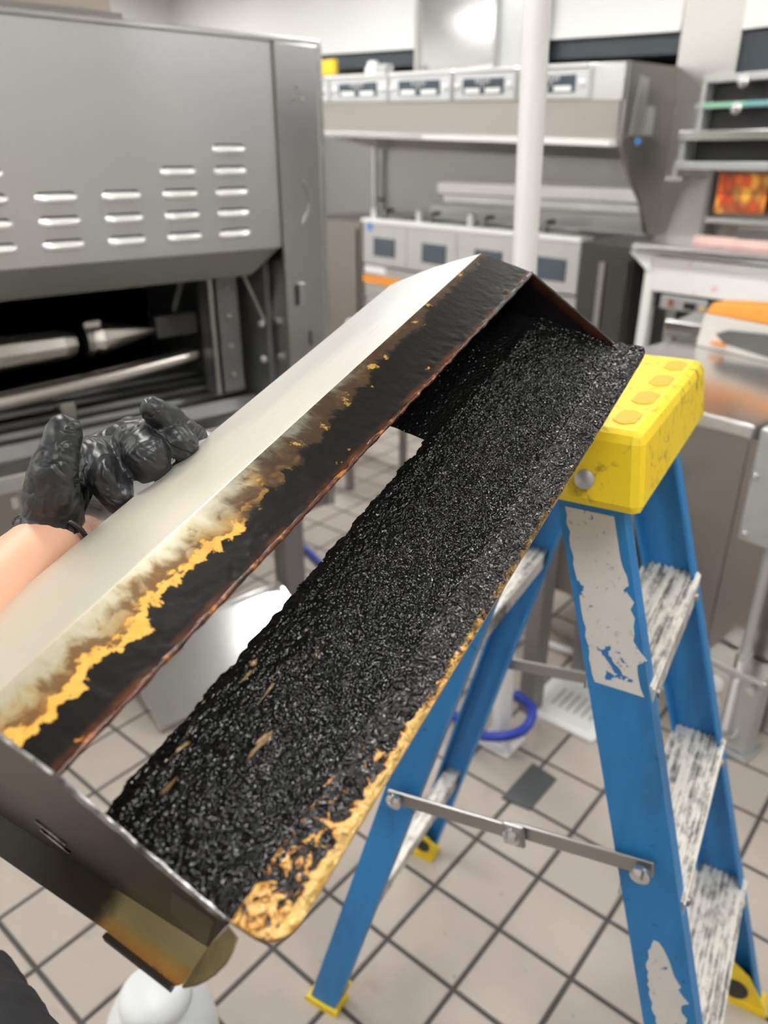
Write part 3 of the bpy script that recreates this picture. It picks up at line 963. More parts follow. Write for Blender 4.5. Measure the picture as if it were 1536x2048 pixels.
# floor sink grate
t = thing('floor_drain', 'white slotted floor drain grate behind the blue ladder', 'drain', (-1.03, 1.63, 0))
DC = Vector((-1.035, 1.625, 0))
def dr(p, q, r):
    v = DC + TJ * p + TI * q
    return (v.x, v.y, r)
MB().prism([(-.115, -.105), (-.105, -.115), (.105, -.115), (.115, -.105), (.115, .105), (.105, .115), (-.105, .115), (-.115, .105)], dr, 0, .014).build('grate_plate', 'white_gloss', t, bevel=.003)
MB().prism([(-.085, -.085), (.085, -.085), (.085, .085), (-.085, .085)], dr, .0135, .0165).build('grate_inset', plain('grate_inset_white', (.76, .77, .74), .4), t)
for k in range(6):
    MB().prism([(-.055 + k * .024, -.045), (-.049 + k * .024, -.045), (-.049 + k * .024, .045), (-.055 + k * .024, .045)], dr, .016, .0172).build('slot', plain('slot_shadow_%d' % k, (.35, .36, .28), .6), t)

fp = [Vector((-.962, 1.344, 0)), Vector((-.883, 1.347, 0)), Vector((-.859, 1.211, 0)), Vector((-.933, 1.186, 0))]
o = MB().hexa([p + Vector((0, 0, .0012)) for p in reversed(fp)], [p + Vector((0, 0, .005)) for p in reversed(fp)]).build('floor_plate', 'patch')
tag(o, 'dark slate-coloured rectangular plate on the tiles under the ladder', 'plate')

o = MB().tube([(-1.33, 1.80, .014), (-1.12, 1.86, .014), (-.9, 1.93, .014)], .012, 10).build('lit_edge_strip', 'white_gloss', smooth=True)  # white tube added to stand in for a white-lit edge
tag(o, 'thin white strip standing in for a lit edge on the floor behind the drain grate', 'pipe')

t = thing('steel_stand', 'low grey steel stand whose square leg shows beside the drain grate', 'stand', (-1.26, 1.62, 0))
for (x, y) in ((-1.14, 1.49), (-1.46, 1.49), (-1.14, 1.74), (-1.46, 1.74)):
    B(x, x + .05, y, y + .05, .0, .60).build('leg', 'grey_leg', t)
B(-1.47, -1.08, 1.48, 1.80, .60, .63).build('top_shelf', 'steel', t, bevel=.004)

# small white-capped bottle on a low steel cart between broiler and fryers
t = thing('steel_cart', 'low steel cart behind the broiler post, mostly hidden', 'cart', (-3.05, 2.2, 0))
B(-3.25, -2.75, 2.1, 2.5, .42, .45).build('cart_top', 'steel', t)
for (x, y) in ((-3.24, 2.11), (-2.79, 2.11), (-3.24, 2.46), (-2.79, 2.46)):
    B(x, x + .03, y, y + .03, 0, .42).build('leg', 'grey_leg', t)
t = thing('spray_bottle', 'white-capped bottle with blue label beside the broiler post', 'bottle', (-2.92, 2.3, .45))
MB().lathe([(.045, 0), (.05, .01), (.05, .20), (.03, .25), (.022, .27)], (-2.92, 2.3, .45), (0, 0, 1), 20).build('bottle_body', plain('clear_grey_plastic', (.45, .46, .47), .25), t, smooth=True)
MB().lathe([(.0505, .04), (.0505, .16)], (-2.92, 2.3, .45), (0, 0, 1), 20).build('label_band', 'blue_sticker', t, smooth=True)
MB().lathe([(.055, .26), (.06, .27), (.06, .325), (.05, .34), (0, .345)], (-2.92, 2.3, .45), (0, 0, 1), 20).build('cap', 'white_gloss', t, smooth=True)

# ================================================================== RIGHT SIDE
# white serving counter
t = thing('serving_counter', 'white counter with rounded steel edge and faded red print on its front', 'counter', (-1.5, 3.3, 0))
MB().prism([(-2.0, 3.10), (-1.96, 3.07), (-.6, 3.07), (-.6, 3.375), (-2.0, 3.375)], lambda p, q, r: (p, q, r), 1.125, 1.165).build('counter_top', 'steel_bright', t, bevel=.012)
MB().prism([(-1.99, 1.125), (-1.90, 1.06), (-1.88, 1.06), (-1.88, 1.125)], lambda p, q, r: (p, r, q), 3.09, 3.12).build('edge_bracket', 'white_gloss', t)
B(-1.91, -1.865, 3.10, 3.15, 0, 1.125).build('leg', 'white_gloss', t, bevel=.006)
B(-.66, -.62, 3.10, 3.15, 0, 1.125).build('leg', 'white_gloss', t, bevel=.006)
MB().box(-1.91, -1.865, 3.33, 3.37, 0, 1.125).build('leg', 'white_gloss', t)
B(-1.865, -.62, 3.10, 3.12, .975, 1.115).build('front_panel', 'printpanel', t)
B(-1.865, -.62, 3.14, 3.37, .90, .97).build('shelf_back', 'black', t)
B(-1.865, -.62, 3.33, 3.37, .2, .9).build('back_panel', 'dark_cab', t)
cb = B(-1.815, -1.60, 3.10, 3.14, .905, .962).build('control_box', 'galv', t, bevel=.004)
B(-1.77, -1.755, 3.09, 3.10, .92, .95).build('switch', plain('red_switch', (.35, .08, .04), .4), cb)
B(-1.70, -1.65, 3.092, 3.10, .918, .945).build('meter', 'black', cb)
B(-1.625, -1.612, 3.092, 3.10, .92, .932).build('lamp', 'yellow', cb)

# heated holding shelf over the counter
t = thing('heated_shelf_unit', 'stacked steel warming shelf unit with dark openings above the white counter', 'shelf unit', (-1.4, 3.25, 1.45))
SX1 = -.7
B(-1.875, SX1, 3.28, 3.375, 1.772, 1.80).build('top_band', 'galv', t, bevel=.003)
B(-1.875, -1.855, 3.28, 3.375, 1.60, 1.772).build('upright', 'galv', t)
B(-1.855, SX1, 3.34, 3.375, 1.60, 1.772).build('back_panel', 'black', t)
B(-1.89, SX1, 3.275, 3.34, 1.680, 1.70).build('divider', 'galv', t)
for k in range(12):  # unlit coloured plates imitate the glow of a greenish LED strip
    B(-1.855 + k * .09, -1.855 + k * .09 + .085, 3.270, 3.276, 1.682, 1.700).build('led_plate', [plain('led_green', (.28, .55, .38), .4), M['greenled'], plain('led_teal', (.16, .42, .40), .4), plain('led_lilac', (.55, .55, .68), .4), plain('led_lime', (.62, .68, .34), .4)][k % 5] if k < 5 else bpy.data.materials[['led_green', 'led_strip_green', 'led_teal', 'led_lilac', 'led_lime'][k % 5]], t)
for (x, z) in ((-1.70, 1.768), (-1.71, 1.676)):
    MB().lathe([(.022, 0), (.022, .008), (.01, .012)], (x, 3.275, z), (0, -1, 0), 16).build('knob', 'steel_bright', t, smooth=True)
B(-1.93, SX1, 3.24, 3.375, 1.562, 1.600).build('shelf', 'steel_bright', t, bevel=.005)
B(-1.925, -1.90, 3.26, 3.375, 1.48, 1.562).build('upright', 'galv', t)
B(-1.90, SX1, 3.34, 3.375, 1.48, 1.562).build('back_panel', 'black', t)
B(-1.935, SX1, 3.25, 3.375, 1.452, 1.484).build('shelf', 'galv', t, bevel=.004)
MB().box(-1.935, -1.915, 3.25, 3.30, 1.42, 1.455).box(-1.96, -1.88, 3.24, 3.31, 1.41, 1.425).build('foot_bracket', 'steel_bright', t)
B(-1.795, -1.775, 3.30, 3.33, 1.165, 1.452).build('support_post', 'steel_dark', t)
B(SX1 - .02, SX1, 3.30, 3.33, 1.165, 1.452).build('support_post', 'steel_dark', t)
B(-1.775, SX1, 3.355, 3.375, 1.165, 1.452).build('lower_back', 'steel_brown', t)
B(-1.77, SX1, 3.28, 3.35, 1.25, 1.268).build('ledge', 'galv', t)
o = MB().hexa([(-1.756, 3.318, 1.285), (-1.545, 3.318, 1.29), (-1.545, 3.322, 1.29), (-1.756, 3.322, 1.285)], [(-1.756, 3.318, 1.44), (-1.545, 3.318, 1.44), (-1.545, 3.322, 1.44), (-1.756, 3.322, 1.44)]).build('food_poster', 'poster')
tag(o, 'orange poster of fried food hanging under the warming shelves', 'poster')
o = B(-1.765, -1.2, 3.20, 3.26, 1.166, 1.20).build('price_strip', 'pink_strip', bevel=.004)
tag(o, 'long faded pink strip lying on the back of the white counter', 'strip')
o = B(-1.58, -1.15, 3.20, 3.265, 1.2, 1.245).build('steel_tray', 'steel_dark', bevel=.004)
o.location.z = .0005
tag(o, 'dark steel tray resting on the pink strip below the poster', 'tray')

# stainless prep table
t = thing('prep_table', 'stainless prep table with pale reflections beside the yellow ladder cap', 'table', (-1.1, 2.2, 0))
B(-1.45, -.784, 1.862, 2.70, .862, .90).build('table_top', 'steel_table', t, bevel=.006)
B(-1.43, -.80, 1.885, 2.68, .18, .862).build('cabinet_body', 'steel_brown', t)
B(-1.12, -1.115, 1.878, 1.886, .2, .85).build('panel_joint', 'black', t)
for (x, y) in ((-1.42, 1.90), (-.84, 1.90), (-1.42, 2.63), (-.84, 2.63)):
    MB().lathe([(.02, .002), (.024, .02), (.018, .05), (.02, .18)], (x + .02, y + .02, 0), (0, 0, 1), 14).build('leg', 'grey_leg', t, smooth=True)
t = thing('rear_table', 'dark steel table with a raised bright lip behind the prep table', 'table', (-1.3, 3.1, 0))
MB().prism([(-1.55, 2.72), (-.9, 2.72), (-.9, 3.05), (-1.62, 3.05)], lambda p, q, r: (p, q, r), .88, .925).build('table_top', 'steel', t, bevel=.005)
B(-1.555, -1.40, 2.708, 2.73, .90, .945).build('corner_lip', 'steel_mirror', t, bevel=.006)
B(-1.5, -.93, 2.76, 3.03, .1, .88).build('cabinet_body', 'steel_dark', t)
for q_ in ((-1.48, -1.44, 2.78, 2.82, 0, .1), (-.99, -.95, 2.78, 2.82, 0, .1), (-1.48, -1.44, 2.97, 3.01, 0, .1), (-.99, -.95, 2.97, 3.01, 0, .1)):
    B(*q_).build('foot', 'rubber', t)

# takeaway carton on the table
t = thing('takeaway_carton', 'white and orange carton with a dark opening on the prep table', 'carton', (-1.2, 2.6, .90))
cw = plain('carton_white', (.78, .75, .70), .5)
CA = Vector((-1.345, 2.60, .9005))
def cb_(p, q, r):
    return (CA.x + p, CA.y + q, CA.z + r)
MB().hexa([cb_(0, -.03, 0), cb_(.34, -.09, 0), cb_(.34, .09, 0), cb_(0, .09, 0)], [cb_(.015, -.03, .115), cb_(.34, -.09, .115), cb_(.34, .09, .115), cb_(.015, .09, .115)]).build('box', cw, t, bevel=.006)
MB().hexa([cb_(.015, -.032, .115), cb_(.34, -.092, .115), cb_(.34, .09, .115), cb_(.015, .09, .115)], [cb_(.03, -.02, .15), cb_(.34, -.07, .175), cb_(.34, .08, .175), cb_(.03, .08, .15)]).build('lid', 'orange', t, bevel=.006)
MB().add([cb_(.075, -.0475, .055), cb_(.11, -.0535, .03), cb_(.33, -.0925, .012), cb_(.33, -.0925, .095), cb_(.12, -.0555, .075)], [(0, 1, 2, 3, 4)]).build('opening', 'cavity', t)
B(CA.x + .07, CA.x + .12, CA.y - .065, CA.y - .05, CA.z + .022, CA.z + .03).build('tear_mark', 'orange', t)

# column by the table, wall box, conduit, floor outlet
t = thing('steel_upright', 'dark steel upright panel at the right end of the prep table', 'panel', (-.72, 2.1, 0))
MB().box(-.799, -.60, 1.888, 2.6, .05, .860).build('panel_body', 'steel_brown', t)
t = thing('electrical_box', 'grey steel electrical box with conduit leading down to the floor outlet', 'electrical box', (-.68, 1.82, .6))
B(-.745, -.60, 1.80, 1.868, .625, .92).build('box_body', 'galv', t, bevel=.006)
for (x, z) in ((-.742, .80), (-.738, .645)):
    MB().lathe([(.009, 0), (.009, .006), (.004, .009)], (x + .012, 1.80, z), (0, -1, 0), 10).build('screw', 'steel_bright', t, smooth=True)
MB().tube([(-.672, 1.835, .625), (-.672, 1.835, .268)], .0135, 14).build('conduit', 'galv', t, smooth=True)
MB().tube([(-.672, 1.835, .30), (-.672, 1.835, .262)], .021, 14).build('connector', 'steel_bright', t, smooth=True)
t = thing('floor_outlet', 'cast grey outlet box with two white sockets standing on the floor', 'outlet', (-.67, 1.84, 0))
B(-.755, -.60, 1.80, 1.875, .012, .25).build('outlet_body', 'galv', t, bevel=.006)
B(-.765, -.59, 1.79, 1.88, .25, .266).build('lid_plate', 'steel_bright', t, bevel=.004)
B(-.77, -.585, 1.78, 1.885, 0, .012).build('base_flange', 'galv', t)
fc = B(-.745, -.675, 1.792, 1.801, .085, .235).build('face_plate', 'steel_bright', t, bevel=.003)
for z in (.195, .135):
    s = MB().lathe([(.024, 0), (.024, .004), (.02, .006)], (-.715, 1.792, z), (0, -1, 0), 18).build('socket', 'white_gloss', fc, smooth=True)
B(-.668, -.655, 1.785, 1.80, .07, .235).build('strap', 'white_gloss', t)
for (x, z) in ((-.615, .235), (-.635, .06)):
    MB().tube([(x, 1.775, z), (x, 1.80, z)], .011, 10).build('screw', 'steel_bright', t, smooth=True)

# ================================================================== LADDER
LU = Vector((-.941, -.340, 0)).normalized()
t = thing('step_ladder', 'blue fibreglass step ladder with yellow cap and worn white stickers', 'ladder', (-.278, 1.180, 0), math.atan2(LU.y, LU.x))
lad = t


def loc(mb, name, mat, parent=lad, **k):
    return mb.build(name, mat, parent, local=True, **k)


TN = math.tan(R(16))
fu = lambda z: TN * z + .012
ru = lambda z: .718 - (.718 - .425) * z / 1.155
wn = lambda z: .445 - .058 * z
wf = lambda z: .0 + .058 * z


def rail(uf, wfn, side, z0, z1, web, fl, th=.0045):
    """channel: web outside (side=+1 near / -1 far), flanges pointing inward"""
    m = MB()
    for (ua, ub, wa, wb) in ((-web / 2, web / 2, -th, 0), (-web / 2, -web / 2 + th, -fl, -th), (web / 2 - th, web / 2, -fl, -th)):
        def ring(z):
            u, ww = uf(z), wfn(z)
            pts = [(u + ua, ww + side * wa, z), (u + ub, ww + side * wa, z), (u + ub, ww + side * wb, z), (u + ua, ww + side * wb, z)]
            return pts if side > 0 else pts[::-1]
        m.hexa(ring(z0), ring(z1))
    return m


front_near = loc(rail(fu, wn, 1, .012, 1.165, .078, .030), 'front_rail', 'blue')
front_far = loc(rail(fu, wf, -1, .012, 1.165, .078, .030), 'front_rail', 'blue')
rear_near = loc(rail(ru, wn, 1, .012, 1.165, .056, .026), 'rear_rail', 'blue')
rear_far = loc(rail(ru, wf, -1, .012, 1.165, .056, .026), 'rear_rail', 'blue')
# steps
for z in (.305, .61, .915):
    u = fu(z)
    a, b = wf(z) + .006, wn(z) - .006
    st = loc(MB().box(u - .045, u + .04, a, b, z - .006, z).box(u - .045, u - .041, a, b, z - .045, z - .004).box(u + .036, u + .04, a, b, z - .03, z - .004), 'step', 'step')
    for k in range(9):
        uu = u - .042 + k * .0098
        loc(MB().box(uu, uu + .0038, a, b, z, z + .0028), 'tread_rib', 'step', st)
    for ww in (a + .03, b - .03):
        loc(MB().lathe([(.007, 0), (.007, .004), (.003, .006)], (u - .045, ww, z - .024), (-1, 0, 0), 10), 'rivet', 'aluminium', st, smooth=True)
# rear cross braces
for z in (.28, .88):
    loc(MB().box(ru(z) - .02, ru(z) + .012, wf(z) + .005, wn(z) - .005, z - .012, z + .012), 'rear_brace', 'step')
# yellow cap, hollow moulded block with grooves on the top
def cr(z, g):
    t_ = (z - 1.150) / .09
    i = .012 * t_
    return [(.270 + i + g, .018 + i + g, z), (.478 - i - g, .018 + i + g, z), (.478 - i - g, .425 - i - g, z), (.270 + i + g, .425 - i - g, z)]
cap = loc(MB().hexa(cr(1.150, 0), cr(1.240, 0)), 'top_cap', 'cap', bevel=.012)
for (u0, u1, w0, w1) in ((.30, .325, .06, .12), (.30, .325, .15, .21), (.30, .325, .24, .30), (.30, .325, .33, .385), (.42, .445, .06, .20), (.42, .445, .25, .385)):
    loc(MB().prism([(u0, w0 + .01), (u0 + .01, w0), (u1 - .01, w0), (u1, w0 + .01), (u1, w1 - .01), (u1 - .01, w1), (u0 + .01, w1), (u0, w1 - .01)], lambda p, q, r: (p, q, r), 1.2395, 1.2412), 'tool_slot', plain('cap_slot_amber_%d' % int(u0 * 1000 + w0 * 100), (.78, .42, .0), .5), cap)
for uu in (.335, .43):
    loc(MB().lathe([(.011, 0), (.011, .004), (.005, .008)], (uu, .4235, 1.185), (0, 1, .1), 14), 'rivet', 'galv', cap, smooth=True)
# spreaders
for (side, wx) in ((1, wn), (-1, wf)):
    off = .010 * side
    p0 = Vector((fu(.66), wx(.66) + off, .66))
    p1 = Vector((ru(.605), wx(.605) + off, .605))
    d = (p1 - p0).normalized()
    m = MB()
    def bar(a, b, hh, ww, o2):
        n = Vector((0, side, 0))
        up = d.cross(n).normalized()
        q = [p0.lerp(p1, a), p0.lerp(p1, b)]
        r_ = []
        for c in q:
            c = c + n * o2
            r_.append([c - up * hh - n * ww, c + up * hh - n * ww, c + up * hh + n * ww, c - up * hh + n * ww])
        return r_
    sp_ = loc(MB().hexa(*bar(-.04, .50, .0125, .003, 0)), 'spreader_bar', 'aluminium', bevel=.0025)
    loc(MB().hexa(*bar(.46, 1.04, .0125, .003, .006)), 'spreader_bar', 'aluminium', bevel=.0025)
    loc(MB().hexa(*bar(.43, .52, .019, .004, .010)), 'spreader_hinge', 'aluminium', sp_, bevel=.004)
    for k in (.0, .48, 1.0):
        c = p0.lerp(p1, k)
        loc(MB().lathe([(.013, 0), (.013, .006), (.006, .010)], (c.x, c.y + side * .012, c.z), (0, side, 0), 14), 'rivet', 'steel_bright', sp_, smooth=True)
# feet
for (uf, wx, side, wb, kk) in ((fu, wn, 1, .09, 0), (fu, wf, -1, .09, 0), (ru, wn, 1, .066, 1), (ru, wf, -1, .066, 1)):
    z1 = .115 if not kk else .075
    def fr_(z, g):
        u, ww = uf(z), wx(z)
        p = [(u - wb / 2 - g, ww + side * .006, z), (u + wb / 2 + g, ww + side * .006, z), (u + wb / 2 + g, ww - side * .040, z), (u - wb / 2 - g, ww - side * .040, z)]
        return p[::-1] if side > 0 else p
    m = MB()
    # boot: sole, inner tongue and outer skirt
    m.hexa(fr_(.0, .004), fr_(.014, .002))
    u, ww = uf(.014), wx(.014)
    m.prism([(-wb * .5, .014), (wb * .5, .014), (wb * .42 + uf(z1) - uf(0), z1 * .75), (uf(z1) - uf(0), z1), (-wb * .42 + uf(z1) - uf(0), z1 * .75)], lambda p, q, r: (uf(0) + p, wx(q) - side * r, q), .031, .036)
    b = loc(m, 'rubber_foot', 'foot')
    loc(MB().lathe([(wb * .26, 0), (wb * .26, .002)], (uf(.05), wx(.05) - side * .037, .045), (0, -side, 0), 16), 'tread_patch', 'rubber', b)
    loc(MB().box(uf(0) - wb * .3, uf(0) + wb * .3, min(wx(0), wx(0) - side * .035), max(wx(0), wx(0) - side * .035), .0135, .0145), 'pad', 'rubber', b)
# stickers on the near front rail (ragged outline, slightly proud of the rail)
def sticker(z0, z1, left, right, seed, n=22, taper=None):
    random.seed(seed)
    L_, R_ = [], []
    for k in range(n + 1):
        q = k / n
        z = z0 + (z1 - z0) * q
        s = taper(q) if taper else 1
        L_.append((fu(z) + left * s + random.uniform(-.002, .002), z))
        R_.append((fu(z) + right * s - abs(random.gauss(0, .0045)) * (0 if q > .75 else 1), z))
    m = MB()
    vs, fs = [], []
    for k in range(n + 1):
        for (p, z) in (L_[k], R_[k]):
            vs += [(p, wn(z) + .0002, z), (p, wn(z) + .0011, z)]
    for k in range(n):
        a = k * 4
        fs += [(a + 1, a + 5, a + 7, a + 3), (a + 0, a + 2, a + 6, a + 4), (a, a + 4, a + 5, a + 1), (a + 2, a + 3, a + 7, a + 6)]
    fs += [(0, 1, 3, 2), (4 * n, 4 * n + 2, 4 * n + 3, 4 * n + 1)]
    m.add(vs, fs)
    return loc(m, 'sticker', 'sticker')
sticker(.905, 1.128, .030, -.028, 3)
sticker(.34, .535, .022, -.020, 5, 26, lambda q: math.sqrt(max(.02, 1 - (2 * q - 1) ** 2)))

# white plastic jug on the floor, lower left
t = thing('plastic_jug', 'smooth white plastic jug standing on the tiles under the held hood', 'jug', (-.872, .236, 0))
JC = Vector((-.872, .236, 0))
MB().lathe([(.07, .001), (.09, .01), (.095, .03), (.095, .13), (.088, .175), (.072, .21), (.058, .225)], JC, (0, 0, 1), 28).build('jug_body', 'hdpe', t, smooth=True)
MB().lathe([(.056, .218), (.060, .224), (.060, .236), (.052, .247), (.035, .254), (0, .257)], JC, (0, 0, 1), 24).build('cap', 'hdpe', t, smooth=True)
MB().tube(smooth_path([JC + Vector((-.03, .04, .205)), JC + Vector((-.06, .07, .20)), JC + Vector((-.075, .085, .15)), JC + Vector((-.06, .065, .10))]), .012, 10).build('handle', 'hdpe', t, smooth=True)

# ================================================================== HELD GREASE HOOD
def c2w(v):
    return RIGHT * v[0] + CUP * v[1] + CFW * v[2]
HL = c2w((.49635, .59256, .63444)).normalized()
HF = c2w((.86032, -.43353, -.26816))
HF = (HF - HL * HF.dot(HL)).normalized()
HN = HF.cross(HL).normalized()
HA = at(110, 1548, .38)
hood = thing('grease_hood', 'long steel exhaust hood crusted with black burnt grease, held in the gloved hand', 'grease hood')
mw = Matrix.Identity(4)
for i, c in enumerate((HL, HF, HN)):
    mw.col[i] = (c.x, c.y, c.z, 0)
mw.col[3] = (HA.x, HA.y, HA.z, 1)
hood.matrix_world = mw
LEN = .632
PC, PZ, PA, PD, PG, PQ = (-.057, 0.), (-.155, -.075), (0., 0.), (.106, -.043), (.137, -.038), (.016, -.047)


def hl(mb, name, mat, parent=hood, **k):
    return mb.build(name, mat, parent, local=True, **k)


def strip(a, b, l0, l1, th, nl=2):
    """sheet between section points a and b, extruded along the hood; th = thickness below"""
    m = MB()
    d = Vector((b[0] - a[0], b[1] - a[1]))
    nn = Vector((-d.y, d.x)).normalized() * th
    m.hexa([(l0, a[0], a[1]), (l0, b[0], b[1]), (l0, b[0] - nn.x, b[1] - nn.y), (l0, a[0] - nn.x, a[1] - nn.y)],
           [(l1, a[0], a[1]), (l1, b[0], b[1]), (l1, b[0] - nn.x, b[1] - nn.y), (l1, a[0] - nn.x, a[1] - nn.y)])
    return m


# clean outer sheet with a soft fold
sec = [PZ]
for k in range(1, 9):
    q = k / 8
    sec.append((PZ[0] + (PC[0] - PZ[0]) * q, PZ[1] + (PC[1] - PZ[1]) * q + .0035 * math.sin(math.pi * q)))
m = MB()
nl = 40
vs = []
for i in range(nl + 1):
    l = LEN * i / nl
    wv = .0012 * math.sin(l * 17) + .0008 * math.sin(l * 41 + 1)
    for j, (f_, n_) in enumerate(sec):
        vs.append((l, f_, n_ + wv * math.sin(math.pi * j / 8)))
ns = len(sec)
top_v = len(vs)
vs += [(x, y + .0007, z - .0012) for x, y, z in vs]
fs = []
for i in range(nl):
    for j in range(ns - 1):
        a = i * ns + j
        fs.append((a, a + ns, a + ns + 1, a + 1))
        fs.append((top_v + a, top_v + a + 1, top_v + a + ns + 1, top_v + a + ns))
for j in range(ns - 1):
    for i in (0, nl):
        a = i * ns + j
        fs.append((a, a + 1, top_v + a + 1, top_v + a))
for i in range(nl):
    for j in (0, ns - 1):
        a = i * ns + j
        fs.append((a, a + ns, top_v + a + ns, top_v + a))
m.add(vs, fs)
tag(hl(m, 'top_sheet', 'sheet', smooth=True), 'bare cream-tinted steel face')
# crease highlight: narrow rounded fold
hl(MB().tube([(LEN * k / 20, PC[0], PC[1] - .0012) for k in range(21)], .0016, 8), 'fold_edge', 'sheet', smooth=True)

# greasy flap with a lightly lumpy surface
def sheet_grid(l0, l1, nl, fa, fb, nf, base, hgt, edge_rag=None):
    """height field over (l, f); base(f) -> n; hgt(l, f) -> extra height"""
    vs, fs = [], []
    for i in range(nl + 1):
        l = l0 + (l1 - l0) * i / nl
        for j in range(nf + 1):
            q = j / nf
            a, b = (fa(l), fb(l))
            f_ = a + (b - a) * q
            ll = l
            if edge_rag:
                ll, f_ = edge_rag(l, f_, q, i / nl)
            vs.append((ll, f_, base(f_) + hgt(ll, f_)))
    for i in range(nl):
        for j in range(nf):
            a = i * (nf + 1) + j
            fs.append((a, a + nf + 1, a + nf + 2, a + 1))
    return MB().add(vs, fs)


V3 = Vector
def fr(l, f_, s, z=0.0):
    return mnoise.fractal(V3((l * s, f_ * s, z)), .9, 2.1, 4)


flap_h = lambda l, f_: max(0, (f_ + .057) / .057) ** 2 * (.0005 + .0004 * fr(l, f_ * .6, 90) + .0003 * fr(l, f_, 240, 3.0))
hl(strip(PC, PA, 0, LEN, .0014), 'front_flap', 'endwall')
tag(hl(sheet_grid(0, LEN, 330, lambda l: PC[0], lambda l: PA[0], 30, lambda f_: .0004, flap_h), 'flap_grease', 'flap', smooth=True), 'baked amber and black grease on the flap')
# rolled bead of grease on the free edge
random.seed(11)
pts, rad = [], []
for k in range(160):
    l = LEN * k / 159
    pts.append((l, .0005 + .0006 * fr(l, 0, 60), -.0008 + .0005 * fr(l, 1, 60)))
    rad.append(.0019 + .0009 * fr(l, 2, 75) + (.0007 if l > .5 else 0))
tag(hl(MB().tube(pts, [max(.0009, r) for r in rad], 9), 'edge_bead', 'bead', smooth=True), 'rust-brown bead of grease along the flap edge')

# blackened back plate, slot towards the flap, closed web at the far end
WEB = .392
pl = MB()
pl.hexa([(0, PQ[0], PQ[1] - .004), (LEN, PQ[0], PQ[1] - .004), (LEN, PD[0], PD[1] - .003), (0, PD[0], PD[1] - .003)],
        [(0, PQ[0], PQ[1] - .0025), (LEN, PQ[0], PQ[1] - .0025), (LEN, PD[0], PD[1] - .0015), (0, PD[0], PD[1] - .0015)])
pl.hexa([(WEB, -.112, -.058), (LEN, -.112, -.058), (LEN, PQ[0], PQ[1] - .004), (WEB, PQ[0], PQ[1] - .004)],
        [(WEB, -.112, -.056), (LEN, -.112, -.056), (LEN, PQ[0], PQ[1] - .0025), (WEB, PQ[0], PQ[1] - .0025)])
hl(pl, 'back_plate', 'endwall')


def plate_base(f_):
    q = (f_ - PQ[0]) / (PD[0] - PQ[0])
    return PQ[1] + (PD[1] - PQ[1]) * q


def crust_h(l, f_):
    q = (f_ - PQ[0]) / (PD[0] - PQ[0])
    edge = min(1, max(0, (q + .03) / .10))
    groove = 1 - min(1, max(0, (q - .86) / .14))
    coarse = mnoise.fractal(V3((l * 60, f_ * 105, 0)), .8, 2.2, 3)
    fine = mnoise.fractal(V3((l * 290, f_ * 400, 5)), .7, 2.1, 2)
    grit = mnoise.noise(V3((l * 420, f_ * 560, 9)))
    am = .6 + .55 * min(1, max(0, (l - .12) / .3))
    return edge * (.35 + .65 * groove) * (.0026 + .0017 * coarse + am * .0011 * fine + (.35 + am) * .00035 * grit)


def rag(l, f_, q, i):
    k = (1 - q) ** 6
    f2 = f_ + k * (.0028 * fr(l, 0, 45) + .0014 * fr(l, 4, 160) - .001)
    l2 = l
    if i > .97:
        l2 = l + (i - .97) / .03 * .003 * fr(f_, 0, 120)
    return l2, f2
tag(hl(sheet_grid(0.001, LEN + .002, 780, lambda l: PQ[0] - .001, lambda l: PD[0] + .001, 118, plate_base, crust_h, rag), 'burnt_crust', 'crust', smooth=True), 'thick glossy black carbonised grease')
# crust on the closed web
wb_h = lambda l, f_: .001 + .0009 * fr(l, f_, 100)
hl(sheet_grid(WEB - .003, LEN, 120, lambda l: -.105, lambda l: PQ[0] + .003, 50, lambda f_: PQ[1] - .002 + (f_ - PQ[0]) * .07, wb_h), 'web_crust', 'crust', smooth=True)

# outer rim, rounded corners, blistered grease
RC = .017
def rim_out(l):
    if l < RC:
        return PG[0] - RC + math.sqrt(max(0, RC * RC - (RC - l) ** 2)) * .98
    if l > LEN + .006 - .011:
        k = (l - (LEN + .006 - .011)) / .011
        return PG[0] - .011 + .011 * math.sqrt(max(0, 1 - k * k))
    return PG[0]
rim_base = lambda f_: PD[1] + (PG[1] - PD[1]) * (f_ - PD[0]) / (PG[0] - PD[0])
def rim_h(l, f_):
    q = (f_ - PD[0]) / (PG[0] - PD[0])
    env = min(1, max(0, q / .10)) * min(1, max(0, (1.02 - q) / .12))
    near = min(1, max(0, (.30 - l) / .22))
    c = mnoise.fractal(V3((l * 85, f_ * 85, 2)), .8, 2.2, 3)
    rg = 1 - abs(mnoise.noise(V3((l * 120 + 3, f_ * 95, 7)))) * 2
    fine = mnoise.fractal(V3((l * 260, f_ * 330, 6)), .7, 2.1, 3)
    return env * (.0024 + .0022 * c + (.0006 + near * .0012) * rg + (1 - near) * .0010 * fine) + .0006
tag(hl(sheet_grid(.0, LEN + .006, 540, lambda l: PD[0] - .001, lambda l: max(PD[0] + .001, rim_out(l) + (.0010 * fr(l, 9, 70) if l > .2 else 0)), 30, rim_base, rim_h), 'rim_grease', 'flange', smooth=True), 'blistered black and yellow grease on the rim')
rb = MB()
N_ = 60
lo_, hi_ = [], []
for k in range(N_ + 1):
    l = (LEN + .006) * (k / N_)
    if k <= 12:
        l = RC * (1 - math.cos(k / 12 * math.pi / 2))
    else:
        l = RC + (LEN + .006 - RC) * ((k - 12) / (N_ - 12)) ** .9
    lo_.append((l, PD[0] - .001, PD[1] - .0005))
    hi_.append((l, max(PD[0], rim_out(l)), rim_base(rim_out(l)) - .0002))
vs, fs = [], []
